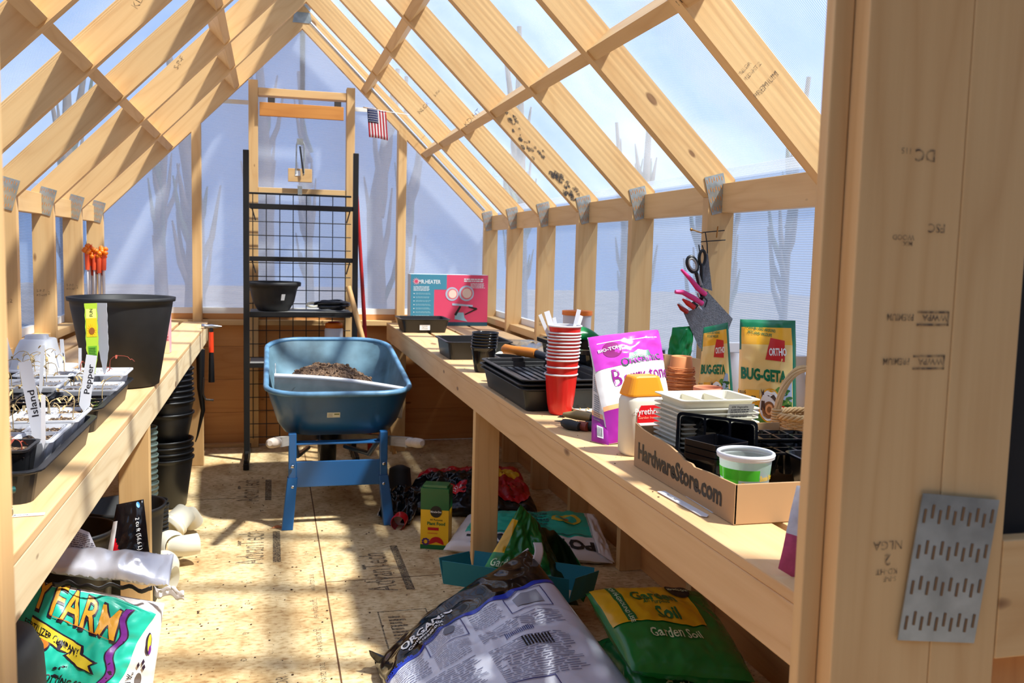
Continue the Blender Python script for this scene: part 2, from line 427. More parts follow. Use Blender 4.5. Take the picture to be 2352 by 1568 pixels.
# ================================================================ THE SHELL
XR, XO, XL, XLO = 1.2857, 1.3717, -.9188, -1.0048
ZKR, ZKL, ZAP, XAP = 1.3845, 1.3643, 2.4692, .175
YB = 5.629; YBO = YB+.086
SP = .61; YF = [2.579+SP*i for i in range(-2, 6)]     # camera faces of the frames
ZT, ZB, ZA, XBR, XBL = .757, .7385, .651, .682, -.356
TH = .038
floor = MB().box(-1.05, 1.42, .45, 5.75, -.03, 0, OSB).build('floor'); tag(floor, kind='structure')
S = flat((0, 0, 0), (1, 0, 0), (0, 1, 0))
fl = MB()
SEAM = C_('floor seam', (96, 62, 34), .9)
fl.drect(S, .186, .191, .5, 5.6, SEAM, .0006, 2); fl.drect(S, -1, .186, 4.49, 4.494, SEAM, .0006, 2); fl.drect(S, .191, 1.3, 3.28, 3.284, SEAM, .0006, 2)
def fst(t, x, y, s, b=.0, sx=1): fl.dtext(S, t, x, y, s, INK, PI/2, b, .001, sx, maxlen=.5)
fst('T BEST', -.035, 2.30, .105, .01, .75); fst('STIFF FLOOR', .045, 2.33, .05, 0, .8)
fst('AdvanTech', -.03, 3.52, .15, .0, .62); fl.drect(S, .005, .035, 3.53, 3.93, INK, .001, 2)
fst('AdvanTech', -.06, 4.42, .15, .0, .62); fl.drect(S, -.03, .0, 4.43, 4.83, INK, .001, 2)
fst('AdvanTech', .435, 3.15, .15, .0, .62); fl.drect(S, .465, .495, 3.15, 3.65, INK, .001, 2)
for k in range(13):
    x = .335+.0105*(k % 3)*.0; fl.drect(S, .37, .425 if k % 2 else .41, 2.62+k*.024, 2.634+k*.024, INK, .001, 1)
for a in ((.34, .345, 2.57, 2.97), (.5, .505, 2.57, 2.97), (.34, .505, 2.965, 2.97), (.34, .505, 2.57, 2.575)): fl.drect(S, *a, INK, .001, 1)
for y in (2.35, 2.5, 2.66, 2.85, 3.1, 3.3, 3.6): fst('o', .14, y, .03); fst('D', -.07, y+.02, .025)
for i, (x, y) in enumerate([(.15, 2.2), (.15, 2.45), (.15, 2.7), (.15, 2.95), (.15, 3.2)]): fst('APA RATED 23/32', x, y, .022)
fl.build('stamp', floor)

wl, wr, wb, wf, ceil_ = struct('wall_left'), struct('wall_right'), struct('wall_back'), struct('wall_front'), struct('ceiling')
# side walls: stud, top plate, siding, sill, polycarbonate sheet
for side, W_, xi, xo, zk in ((1, wr, XR, XO, ZKR), (-1, wl, XL, XLO, ZKL)):
    for i, y in enumerate(YF):
        z1 = zk+.086*(-.976 if side > 0 else -1.01)+.0
        pts = [(xi, 0.002), (xo, .002), (xo, zk-.04), (xi, zk)]
        b = MB(); b.loft([[V((x, y, z)) for x, z in pts], [V((x, y+TH, z)) for x, z in pts]], PINE)
        st = b.build('stud', W_, frame=frame_of((xi, y, 0), (xi, y, 1)), bevel=.001)
        if side > 0 and i in (3, 4, 5) or side < 0 and i in (4, 5, 6):
            f = flat(((xi+xo)/2-.03, y, .98 if side < 0 else .86), (1, 0, 0), (0, 0, 1)); q = MB()
            q.dtext(f, 'S-P-F', 0, 0, .016, INKW, 0, 0, .0008); q.dtext(f, 'KD-HT', 0, -.018, .014, INKW, 0, 0, .0008); q.dtext(f, '2', .045, -.01, .02, INKW, 0, 0, .0008); attach(q.build('stamp', st))
    for i in range(len(YF)-1):
        y0, y1 = YF[i]+TH, YF[i+1]
        lumber('top_plate_block', PINE, W_, *sorted((xi+side*.045, xo)), y0, y1, zk-.045, zk+.043)
        lumber('sill_block', PINE, W_, *sorted((xi+side*.02, xo)), y0, y1, .763, .80)
    xs = sorted((xo+side*.0005, xo+side*.0205))
    for k in range(4): lumber('siding_board', SIDING, W_, xs[0], xs[1], YF[0]-1, YBO, .003+k*.2, .2028+k*.2, .004)
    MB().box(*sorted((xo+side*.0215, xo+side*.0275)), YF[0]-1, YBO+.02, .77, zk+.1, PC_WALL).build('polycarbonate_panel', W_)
    MB().box(*sorted((xo+side*.001, xo+side*.0205)), YF[0]-1, YBO, .801, .835, WHT).build('sheet_trim', W_)
    for k in range(3): lumber('bottom_plate', PINE, W_, *sorted((xi, xo)), YF[0]+TH if k == 0 else YF[2*k]+TH, YF[2*k+1] if k < 2 else YF[5], .001, .039) if k == 0 else None
# roof
def zr(x): return ZAP+( -.976*(x-XAP) if x > XAP else 1.01*(x-XAP))
DP = .1
for i, y in enumerate(YF):
    for side in (1, -1):
        sl_ = .976 if side > 0 else 1.01; dz = DP*math.sqrt(1+sl_*sl_)
        xi, xo = (XR, XO) if side > 0 else (XL, XLO)
        pts = [(XAP, ZAP), (xi, zr(xi)), (xo, zr(xo)+.045), (xo, zr(xo)+dz), (XAP, ZAP+dz)]
        if side < 0: pts = pts[::-1]
        b = MB(); b.loft([[V((x, y, z)) for x, z in pts], [V((x, y+TH, z)) for x, z in pts]], PINE)
        ra = b.build('rafter', ceil_, frame=frame_of((XAP, y, ZAP), (xi, y, zr(xi)), (0, 1, 0)), bevel=.001)
        # nail plate at the knee
        if i >= 1:
            g = MB(); c = V((xi+side*.028, y-.0012, zr(xi)+.010)); a = R(15)*side
            f = flat(c, (math.cos(a), 0, math.sin(a)), (-math.sin(a), 0, math.cos(a)))
            g.prism([(-.032, -.058), (.032, -.058), (.032, .058), (-.032, .058)], .0015, GALV, f)
            for r_ in range(4):
                for q in range(7): g.box(0, 0, 0, 0, 0, 0, BLK) if False else g.drect(f, -.028+q*.0084, -.0256+q*.0084, -.050+r_*.029+(q % 2)*.004, -.038+r_*.029+(q % 2)*.004, ORW, .0019, 1)
            attach(g.build('nail_plate', ra))
    if i >= 1:
        g = MB(); f = flat((XAP, y-.0012, ZAP+.06), (1, 0, 0), (0, 0, 1)); g.prism([(-.055, -.03), (.055, -.03), (.045, .03), (-.045, .03)], .0015, GALV, f); g.build('ridge_plate', ceil_)
for i in range(len(YF)-1):
    y0, y1 = YF[i]+TH, YF[i+1]
    for xc in (.926, .56, -.584, -.222):
        sl_ = .976 if xc > XAP else 1.01; side = 1 if xc > XAP else -1; th = math.atan(sl_)*side
        c = V((xc, 0, zr(xc)+DP*math.sqrt(1+sl_*sl_)/2)); ax = V((math.cos(th), 0, -math.sin(th))); up = V((math.sin(th), 0, math.cos(th)))
        ring = [c+ax*(a*.019)+up*(b_*.044) for a, b_ in ((-1, -1), (1, -1), (1, 1), (-1, 1))]
        b = MB(); b.loft([[p+V((0, y0, 0)) for p in ring], [p+V((0, y1, 0)) for p in ring]], PINE)
        b.build('blocking', ceil_, frame=frame_of(c+V((0, y0, 0)), c+V((0, y1, 0))), bevel=.001)
for side in (1, -1):
    sl_ = .976 if side > 0 else 1.01; n_ = math.sqrt(1+sl_*sl_)
    for k in range(3):
        ya, yb_ = YF[0]-1.0+k*(YBO+.1-YF[0]+1.0)/3, YF[0]-1.0+(k+1)*(YBO+.1-YF[0]+1.0)/3-.002
        xe = XO+.06 if side > 0 else XLO-.06
        p0 = V((XAP, (ya+yb_)/2, ZAP+DP*n_+.004)); p1 = V((xe, (ya+yb_)/2, zr(xe)+DP*n_+.004))
        F = frame_of(p0, p1, (0, 0, 1)); L = (p1-p0).length
        b = MB(); b.box(-L/2, L/2, -(yb_-ya)/2, (yb_-ya)/2, 0, .006, PC_ROOF); b.build('polycarbonate_panel', ceil_, M=F)
MB().box(XAP-.07, XAP+.07, YF[0]-1, YBO+.1, ZAP+DP*1.41+.012, ZAP+DP*1.41+.014, GALV).build('ridge_cap', ceil_)
rs = MB()
for (u_, v_, y_, t_, s_) in ((1738, 228, 1.969, 'PREMIUM', .020), (1703, 172, 1.969, 'NLGA', .014), (1716, 184, 1.969, 'KD-HT 2', .014), (1560, 14, 1.969, '112', .02), (1000, 222, 4.409, 'S-P-F', .018), (1072, 292, 3.799, 'KD-HT', .03), (965, 262, 5.019, 'NLGA', .03), (316, 22, 1.969, 'KD 21-9', .02), (408, 160, 4.409, 'S-P-F', .03)):
    p = P(u_, v_, y=y_-.0005); rs.dtext(flat(p, (1, 0, 0), (0, 0, 1)), t_, 0, 0, s_, INKW, R(48 if u_ > 700 else 60), 0, .0006, maxlen=1)
attach_ = rs.build('stamp', ceil_)
MOULD = ink('grey mould stain', (50, 48, 50), .8); ms = MB(); rr = random.Random(12)
for (u0, v0, u1, v1, y_, n_, s_) in ((1168, 262, 1190, 300, 3.799, 14, .016), (1200, 320, 1240, 360, 3.799, 16, .016), (1270, 400, 1335, 465, 3.799, 34, .022), (925, 12, 962, 60, 4.409, 26, .02)):
    for k in range(n_):
        q = rr.random(); p = P(u0+(u1-u0)*q+rr.uniform(-12, 12), v0+(v1-v0)*q+rr.uniform(-12, 12), y=y_-.0005); f = flat(p, (1, 0, -1), (1, 0, 1)); r_ = s_*rr.uniform(.3, 1)
        ms.dpoly(f, [(r_*rr.uniform(.5, 1.2)*math.cos(a*PI/5), r_*.6*rr.uniform(.4, 1.2)*math.sin(a*PI/5)) for a in range(10)], MOULD, .0006+.00002*k)
ms.build('mould_stain', ceil_)
# aluminium trim tube between the last two frames
a = V((XAP+.045, YB-.03, zr(XAP+.045)+.07)); b_ = V((XR-.01, YB-.03, zr(XR-.01)+.062))
tb = MB().tube([a, b_], .011, STEEL, 12).build('trim_1'); tag(tb, kind='structure')
# back wall
for x0, w_, z1 in ((-.443, .05, 1.90), (-.128, .053, 2.16), (.434, .048, 2.15), (.744, .05, 1.97)):
    lumber('stud', PINE, wb, x0, x0+w_, YB, YBO-.002, .002, z1)
lumber('header', PINE, wb, -.074, .433, YB+.005, YBO-.003, 2.075, 2.118)
lumber('rail', PINE, wb, -.074, .433, YB+.005, YBO-.003, 1.51, 1.547)
lumber('sill', PINE, wb, XL, XR, YB+.02, YBO-.003, .735, .765)
for k in range(4): lumber('siding_board', SIDING, wb, XLO, XO, YBO+.0005, YBO+.02, .003+k*.2, .2028+k*.2, .004)
lumber('bottom_plate', PINE, wb, -.39, -.13, YB+.03, YBO-.003, .001, .02)
MB().box(XL, XR, YBO+.001, YBO+.02, .80, .835, WHT).build('sheet_trim', wb)
pts = [(XLO, .77), (XO, .77), (XO, ZKR), (XAP, ZAP+.09), (XLO, ZKL)]
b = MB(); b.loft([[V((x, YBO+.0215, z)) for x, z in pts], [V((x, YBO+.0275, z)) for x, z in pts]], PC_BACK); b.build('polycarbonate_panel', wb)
MB().box(.165, .195, YBO+.0285, YBO+.032, 2.12, 2.5, GALV).build('joint_strip', wb)
for xa_, xb_ in ((-.30, -.131), (.485, .62)): MB().box(xa_, xb_, YBO+.014, YBO+.0205, 2.03, 2.055, WHT).build('joint_strip', wb)
# roof vent sash in the back gable
w1 = struct('window_1')
lumber('vent_board', ORW, w1, -.066, .414, YB-.022, YB-.001, 1.955, 2.032)
for x in (-.02, .36): MB().box(x, x+.04, YB-.01, YB+.004, 2.033, 2.062, DSTEEL).build('hinge', w1)
lumber('latch_block', PINE, w1, .095, .232, YB-.02, YB-.001, 1.585, 1.662)
q = MB()
for x in (.14, .185): q.tube([(x, YB-.02, 1.63), (x+.003, YB-.02, 1.80), (x+(.162-x)*.6, YB-.02, 1.83)], .004, GALV)
q.box(.145, .18, YB-.03, YB-.012, 1.80, 1.835, GALV); q.box(.15, .175, YB-.03, YB-.02, 1.51, 1.56, GALV)
q.tube([(.162, YB-.035, 1.79), (.182, YB-.035, 1.635)], .005, BLKM); q.build('vent_opener', w1)
MB().drect(flat((.135, YB-.0215, 1.62), (1, 0, 0), (0, 0, 1)), 0, .03, 0, .03, WHT, .0005).build('sticker', w1)

# ---- front framing beside the doorway (near the camera)
F0 = .75
ftxt = MB()
j = lumber('door_stop', PINE, wf, .504, .525, .772, .787, 0, 2.35)
lumber('added_shade_board', PINE, ceil_, XAP+.35, XR+.25, .22, .70, 0, .02).matrix_basis = frame_of((XAP+.05, .44, zr(XAP+.05)+.165), (XR+.2, .44, zr(XR+.2)+.165))  # added board out of view, keeps direct sun off the door post
lumber('header_beam', PINE, wf, -.25, .75, .775, .81, 2.2, 2.29)
c1 = lumber('door_stile', PINE, None, .526, .638, .75, .788, 0.01, 2.3)
d1 = struct('door_1'); c1.parent = d1
lumber('door_post', PINE, d1, .6385, .716, .7495, .788, 0.01, 2.3)
lumber('door_rail', PINE, d1, .717, 1.3, .749, .787, .80, .925)
lumber('door_panel', SIDING, d1, .70, 1.3, .789, .80, 0.02, .80)
MB().box(.7165, 1.3, .766, .772, .926, 2.3, C_('dark mesh', (10, 9, 9), .8)).build('door_mesh', d1)
f = flat((.651, .7475, .90), (1, 0, -.12), (.12, 0, 1)); g = MB(); g.prism([(-.0455, -.074), (.0455, -.074), (.0455, .074), (-.0455, .074)], .0015, GALV, f)
SLOT = C_('slot brown', (122, 92, 60), .8)
for r_ in range(4):
    for q in range(10): g.drect(f, -.041+q*.0088, -.038+q*.0088, -.063+r_*.036+(q % 2)*.005, -.049+r_*.036+(q % 2)*.005, SLOT, .0019, 1)
g.build('nail_plate', d1)
fs = flat((0, .7495, 0), (-1, 0, 0), (0, 0, -1)); fs = (lambda x, y, h=0: V((-x, .7495-h, -y)))
for t, u_, v_, s_ in (('NLGA', 2072, 1240, .0125), ('2', 2046, 1272, .016), ('KD-HT', 2060, 1304, .008), ('S-P-F', 2058, 1322, .007), ('DC', 2148, 345, .016), ('115', 2092, 340, .008), ('FSC', 2170, 515, .012), ('WOOD', 2100, 540, .007), ('MIX', 2095, 555, .006)):
    p = P(u_, v_, y=.7495); ftxt.dtext(fs, t, -p.x-.0, -p.z-.0, s_, INKW, 0 if t in ('NLGA', '2', 'KD-HT', 'S-P-F') else 0, .01, .0005, maxlen=.5)
for u_, v_ in ((2180, 715), (2170, 815)):
    p = P(u_, v_, y=.7495); fb = lambda x, y, h=0: V((p.x-x, .7495-h, p.z-y))
    for a in ((0, .036, 0, .002), (0, .036, .012, .014), (0, .002, 0, .014)): ftxt.drect(fb, *a, INKW, .0005, 1)
    ftxt.dtext(fb, 'WWPA', .002, .0035, .0085, INKW, 0, .02, .0005, maxlen=.5); ftxt.dtext(fb, 'PREMIUM', .04, .003, .009, INKW, 0, .02, .0005, sx=.8, maxlen=.5)
attach(ftxt.build('stamp', c1))
lumber('jamb_stud', PINE, wf, -.295, -.2045, .774, .812, 0, 2.2)
lumber('jamb_stud', PINE, wf, -.9, -.30, .79, .81, 0, .05)

# outdoors seen through the sheets: yard, trees
yard = MB().box(-14, 20, -4, 34, -.25, -.2, mat('dry pale ground', (126, 118, 112), .95, vary=.3, vscale=1.2)).build('yard_ground'); tag(yard, kind='structure')
BARK = mat('tree bark', (84, 72, 62), .9, vary=.3); LEAF = mat('dark needles', (54, 72, 48), .9, vary=.4, vscale=4)
hs = MB().box(-6, 7, -3.2, -2.9, -.2, 3.4, mat('dark brown fill blocker', (92, 78, 66), .85, vary=.2, vscale=3)).build('added_fill_blocker'); tag(hs, kind='structure')  # unseen wall added behind the camera to cut sky fill through the doorway
rr = random.Random(5)
for k in range(26):
    x, y, h = ((-4.6+k*.75, 11+(k*7 % 5)*1.3, rr.uniform(3.4, 4.6)) if k < 16 else (5.5+(k % 3), 1.5+(k-16)*1.2, rr.uniform(2., 2.5)))
    t = thing('bare_tree', 'tall slender dark tree standing outside, blurred behind the translucent wall sheets', 'tree', (x, y, -.2), 0, 'trees outside behind the clear sheets')
    r0 = rr.uniform(.06, .16)
    MB().tube([(0, 0, 0), (rr.uniform(-.1, .1), 0, h*.5), (rr.uniform(-.3, .3), 0, h)], [r0, r0*.7, .03], BARK, 8).build('trunk', t)
    b = MB()
    for q in range(12):
        z = h*rr.uniform(.15, .7); L = rr.uniform(.25, .7); a = rr.uniform(0, 6.28)
        b.tube([(0, 0, z), (L*.3*math.cos(a), L*.3*math.sin(a), z+L*.7), (L*.45*math.cos(a), L*.45*math.sin(a), z+L*1.6)], [.05, .035, .01], LEAF if q % 3 == 0 else BARK, 5)
    b.build('branches', t)
# ================================================================ BENCHES
def bench(side):
    xe, xw = (XBR, XR-.006) if side > 0 else (XBL, XL+.006)
    t = thing('workbench', 'long pine workbench on the right, crowded with trays, cups and bags' if side > 0 else 'long pine workbench on the left with seedling trays and the big black pot', 'workbench', (xe, 3.2, 0))
    def lum(n, m, x0, x1, y0, y1, z0, z1):
        o = lumber(n, m, None, x0, x1, y0, y1, z0, z1, .0025); o.parent = t; o.matrix_basis = Matrix.Translation((-xe, -3.2, 0)) @ o.matrix_basis; return o
    k = 0
    for w_ in (.14, .14, .14, .12):
        a = k; b_ = min(k+w_, abs(xw-xe)-.001)
        lum('tabletop_board', BENCH, *sorted((xe+side*a, xe+side*b_)), .80, YB-.004, ZB+.0003, ZT); k += w_+.018
    lum('apron', PINE2 if side < 0 else BENCH, *sorted((xe+side*.001, xe+side*.038)), .80, YB-.008, ZA, ZB)
    for y in (3.076, 5.4) if side > 0 else (1.2, 2.93, 5.2): lum('leg', PINE, *sorted((xe+side*.003, xe+side*.092)), y, y+.038, .001, ZA-.0005)
    for y in (1.0, 2.1, 3.12, 4.2): lum('crosspiece', PINE, *sorted((xe+side*.04, xw)), y, y+.038, ZA+.0, ZB-.0002)
    return t
bench(1); bench(-1)

# ---- shared makers
def tray_mb(w_, d, h, m, lip=.012, draft=.012, rad=.02, t=.002, ribs=0, cx=0, cy=0):
    b = MB(); r = lambda ww, dd, z, q=0: rrect(ww, dd, rad+q, z, 4, cx, cy)
    b.loft([r(w_-2*draft, d-2*draft, 0), r(w_-.004, d-.004, h-.008), r(w_+2*lip, d+2*lip, h-.004, lip), r(w_+2*lip, d+2*lip, h, lip), r(w_-.006, d-.006, h), r(w_-2*draft-2*t, d-2*draft-2*t, t)], m, True, True)
    for i in range(ribs):
        y = cy-d/2+d*(i+1)/(ribs+1); b.box(cx-w_/2+.02, cx+w_/2-.02, y-.006, y+.006, t, t+.004, m)
    return b
def pot_mb(r0, r1, h, m, lipz=.012, seg=36, t=.002):
    return MB().lathe([(r0*.92, 0), (r0, .004), (r1*.985, h-lipz*2.2), (r1*1.0, h-lipz), (r1*1.05, h-lipz*.9), (r1*1.06, h-.001), (r1*1.02, h), (r1*.975, h-.003), (r0-t, t+.003), (0.001, t+.003)], m, seg, cap0=True)
def cellpack_mb(nx, ny, cw, cd, h, m, gap=.006):
    b = MB(); W_, D_ = nx*cw+(nx+1)*gap, ny*cd+(ny+1)*gap
    for i in range(nx):
        for j in range(ny):
            cx = -W_/2+gap+cw/2+i*(cw+gap); cy = -D_/2+gap+cd/2+j*(cd+gap)
            b.loft([rrect(cw*.62, cd*.62, .006, 0, 3, cx, cy), rrect(cw+.002, cd+.002, .008, h, 3, cx, cy), rrect(cw-.001, cd-.001, .008, h, 3, cx, cy), rrect(cw*.6, cd*.6, .006, .002, 3, cx, cy)], m, True, True)
    # rim web round the cells
    b.loft([rrect(W_, D_, .008, h-.004, 3), rrect(W_+.008, D_+.008, .01, h-.003, 3), rrect(W_+.008, D_+.008, .01, h+.001, 3), rrect(W_-.004, D_-.004, .006, h+.001, 3), rrect(W_-.004, D_-.004, .006, h-.003, 3)], m, False, False)
    for i in range(1, nx): x = -W_/2+i*(cw+gap)+gap/2; b.box(x-gap*.6, x+gap*.6, -D_/2, D_/2, h-.003, h+.0012, m)
    for j in range(1, ny): y = -D_/2+j*(cd+gap)+gap/2; b.box(-W_/2, W_/2, y-gap*.6, y+gap*.6, h-.003, h+.0012, m)
    return b, W_, D_
def soil_cells(nx, ny, cw, cd, h, gap=.006, m=None, sink=.006, seed=0, skip=()):
    b = MB(); W_, D_ = nx*cw+(nx+1)*gap, ny*cd+(ny+1)*gap; rr = random.Random(seed)
    for i in range(nx):
        for j in range(ny):
            if (i, j) in skip: continue
            cx = -W_/2+gap+cw/2+i*(cw+gap); cy = -D_/2+gap+cd/2+j*(cd+gap)
            b.sheet(lambda u, v: V((cx+(u-.5)*cw*.93, cy+(v-.5)*cd*.93, h-sink+.004*noise.noise(V((u*4+i*3, v*4+j*5, seed)))+.003*noise.noise(V((u*13, v*13, seed+i+j))))), 8, 8, m or SOIL)
            for q in range(6): # perlite and bark crumbs
                x, y = cx+rr.uniform(-.4, .4)*cw, cy+rr.uniform(-.4, .4)*cd; s_ = rr.uniform(.0012, .0025)
                b.lathe([(.0003, -s_), (s_, 0), (.0003, s_)], WHT if q % 2 else CARD, 5, (x, y, h-sink+.003))
    return b
def stems(parent, n, W_, D_, h, m, seed, tall=(.04, .12)):
    rr = random.Random(seed)
    for k in range(n):
        x, y = rr.uniform(-.42, .42)*W_, rr.uniform(-.42, .42)*D_; z = h-.006; L = rr.uniform(*tall); a = rr.uniform(0, 6.28); pts = [V((x, y, z))]; th = R(85)
        for s_ in range(9):
            th -= R(rr.uniform(0, 42)) if s_ > 2 else R(rr.uniform(-8, 8)); a += rr.uniform(-.3, .3)
            pts.append(pts[-1]+V((math.cos(a)*math.cos(th), math.sin(a)*math.cos(th), math.sin(th)))*L/9)
            if pts[-1].z < z: pts[-1].z = z+.002
        b = MB().tube(pts, [.0011]*7+[.0008]*3, m, 5)
        for s_ in (5, 9):
            c = pts[s_]; q = rr.uniform(0, 6); b.sheet(lambda u, v: c+V((math.cos(q)*(u*.018)-math.sin(q)*(v-.5)*.006*math.sin(PI*min(1, u+.05)), math.sin(q)*(u*.018)+math.cos(q)*(v-.5)*.006*math.sin(PI*min(1, u+.05)), -.006*u*u+.003*math.sin(u*6))), 4, 2, m)
        b.build('dried_seedling', parent)
def marker(label, p, L=.11, w_=.013, tilt=(0, 0), rz=0, text=None, m=None, group=None, point=True):
    """a plastic plant label standing with its point at p"""
    t = thing('plant_marker', label, 'plant label', p, group=group); t.rotation_euler = (tilt[0], tilt[1], rz)
    pts = [(0, 0), (w_/2, .014), (w_/2, L), (-w_/2, L), (-w_/2, .014)]
    f = flat((0, 0, 0), (1, 0, 0), (0, 0, 1)); b = MB().prism(pts, .0012, m or WHP, f)
    if text: b.dtext(f, text, w_*.3, L*.32, w_*.75, MARK, PI/2, .01, .0016, maxlen=.5, sx=min(1.4, L*.6/(text_geo(text, .01)[2]*w_*.75)))
    b.build('blade', t); return t
def patch(p00, p10, p01, p11, W_, H_, T=.05, wr=.004, ws=9, seed=0, ex=.45):
    """bag faces between four corners; returns front(x, y, h) and back(x, y, h)"""
    p00, p10, p01, p11 = map(V, (p00, p10, p01, p11)); n = ((p10-p00).cross(p01-p00)+(p10-p11).cross(p01-p11)*-1).normalized()
    n = (p10-p00).cross(p01-p00).normalized()
    def f(x, y, sgn):
        a, b = min(1, max(0, x/W_)), min(1, max(0, y/H_))
        p = (p00*(1-a)+p10*a)*(1-b)+(p01*(1-a)+p11*a)*b
        bul = (max(0, 4*a*(1-a))**ex)*(max(0, 4*b*(1-b))**ex)
        q = V((a*ws*W_*8+seed, b*ws*H_*8, seed*1.7))
        k = noise.noise(q*.32)*1.4+noise.noise(q*.9)*.6 - abs(noise.noise(q*.55+V((9, 3, 1))))*1.5
        return p+n*sgn*(T*bul)+n*(wr*k*(.35+.65*bul))
    return curved(lambda x, y: f(x, y, 1)), curved(lambda x, y: f(x, y, -1))
def pillow(b, fr, bk, W_, H_, m, nu=34, nv=40, mb_=None):
    b.sheet(lambda x, y: fr(x, y), nu, nv, m, (0, W_), (0, H_))
    b.sheet(lambda x, y: bk(W_-x, y), nu, nv, mb_ or m, (0, W_), (0, H_))
    return b
def rim_tube(b, ring, r, m, seg=6):
    ring = list(ring); return b.tube(ring+[ring[0], ring[1]], r, m, seg, False)

# ================================================================ LEFT BENCH
# seedling trays
rt = tray_mb(.255, .535, .06, BLK, lip=.010, rad=.025)
tr1 = rt.build('seedling_tray', loc=(-.512, 1.935, ZT+.0005), bevel=.001); tag(tr1, 'black seedling tray nearest the camera at the front of the left bench', 'seedling tray', 'black trays of seedlings')
tr2 = dup(tr1, 'black seedling tray in front of the big black pot on the left bench', (-.52, 2.555, ZT+.0005)); 
tag(dup(tr1, 'dark tray behind the seedlings against the left wall studs', (-.80, 2.50, ZT+.0005)), 'dark tray behind the seedlings against the left wall studs', 'seedling tray')
def pack(label, x, y, z, seed, nx=2, ny=3, cw=.058, cd=.056, h=.056, m=WHP, ns=5, sm=None, skip=(), rz=0, stem=STEM, tall=(.04, .12)):
    t = thing('cell_pack', label, 'seedling cell pack', (x, y, z), rz, 'cell packs of dried seedlings')
    b, W_, D_ = cellpack_mb(nx, ny, cw, cd, h, m); b.build('cells', t)
    s_ = soil_cells(nx, ny, cw, cd, h, .006, sm, seed=seed, skip=skip)
    if s_.v: s_.build('soil', t)
    stems(t, ns, W_, D_, h, stem, seed, tall); return t
Z1 = ZT+.004
pack('white six cell pack with tall bent dried stems behind the small black square pot', -.462, 1.915, Z1+.018, 1, 2, 2, .058, .075, ns=8)
pack('white cell pack holding the Pepper marker at the far end of the near tray', -.455, 2.105, Z1+.02, 2, 2, 2, .058, .07, ns=7)
pack('white cell pack with red dried leaves at the left edge of the near tray', -.60, 1.86, Z1+.018, 3, 2, 2, .055, .08, ns=5, stem=STEMR)
pack('black cell pack with curled dried seedlings left of the near tray', -.60, 2.05, Z1+.018, 4, 2, 2, .056, .075, m=BLK, ns=7)
pack('white cell pack with dry soil in the middle tray next to the aisle', -.455, 2.73, Z1+.03, 5, 2, 2, .06, .06, ns=3, skip=((1, 0), (1, 1)), stem=STEMR)
pack('white cell pack with the curly brown seedlings in the middle tray', -.59, 2.72, Z1+.03, 6, 2, 2, .06, .06, ns=9)
pack('white cell pack in the middle tray behind the black cell pack', -.59, 2.57, Z1+.022, 7, 2, 2, .06, .06, ns=8)
pack('grey sided cell pack with muddy wall in the middle tray', -.455, 2.57, Z1+.012, 8, 2, 2, .06, .06, ns=3, tall=(.03, .06))
pack('black cell pack in the front half of the middle tray', -.59, 2.40, Z1+.01, 9, 2, 3, .055, .045, m=BLKG, ns=8)
pack('black cell pack by the aisle in the front half of the middle tray', -.46, 2.40, Z1+.0, 10, 2, 3, .052, .045, m=BLKG, ns=4)
# small black square pot
t = thing('square_pot', 'small square black pot of brown soil at the near corner of the left bench', 'plant pot', (-.462, 1.765, Z1))
tray_mb(.105, .10, .082, BLK, lip=.003, draft=.012, rad=.01).build('pot', t)
MB().sheet(lambda u, v: V(((u-.5)*.097, (v-.5)*.092, .068+.005*noise.noise(V((u*6, v*6, 3))))), 14, 14, SOILW).build('soil', t); stems(t, 3, .08, .08, .075, STEMR, 12, (.02, .04))
marker('white plant marker with ISLAND written on it, standing by the black square pot', P(92, 1015, z=Z1+.062), .155, .022, (R(-4), R(-9)), R(5), 'Island', group=None)
marker('narrow white marker seen edge on in the corner of the black square pot', P(100, 1030, y=1.74), .095, .007, (0, R(1)), R(0))
marker('white marker reading PEPPER standing in the near tray', P(192, 945, y=2.16), .125, .022, (R(-4), R(8)), R(0), 'Pepper')
marker('thin white marker between the packs at the left of the middle tray', P(93, 905, y=2.42), .12, .008, (0, R(4)), 0)
marker('white marker with dark writing standing behind the curly seedlings', P(148, 858, y=2.86), .10, .010, (0, R(-3)), 0, 'Pepper')
marker('plain thin white marker close to the sunflower plant tag', P(184, 868, y=2.78), .085, .008, (0, R(1)), 0)
# sunflower tag
t = thing('plant_tag', 'tall folded plant tag printed with a yellow sunflower on green', 'plant tag', P(216, 858, y=2.66)); t.rotation_euler = (0, R(-1.5), 0)
def tagface(wl_, sgn):
    o = []
    for i in range(25):
        v = i/24; w_ = .0155*(min(1, .22+v*2.2))*(1+.05*math.sin(v*40)) ; o.append((wl_+w_, v*.19))
    for i in range(24, -1, -1):
        v = i/24; w_ = .0155*(min(1, .22+v*2.2))*(1+.05*math.sin(v*40)); o.append((wl_-w_, v*.19))
    return o
f = flat((-.001, 0, 0), (1, .35, 0), (0, .02, 1)); b = MB(); b.prism(tagface(0, 1), .0006, C_('tag lime', (176, 206, 60), .3), f)
b.drect(f, -.013, .013, .10, .150, YEL, .0012); b.drect(f, -.013, .013, .150, .175, C_('tag pale', (226, 232, 120), .3), .0012); b.drect(f, -.011, .011, .04, .075, C_('tag green', (110, 176, 50), .3), .0012)
for i in range(14):
    a = i*2*PI/14; b.dpoly(f, [(.0+.004*math.cos(a+.5), .118+.004*math.sin(a+.5)), (.013*math.cos(a), .118+.019*math.sin(a)), (.004*math.cos(a-.5), .118+.004*math.sin(a-.5))], C_('petal', (250, 190, 20), .4) if i == 0 else bpy.data.materials['petal'], .0018)
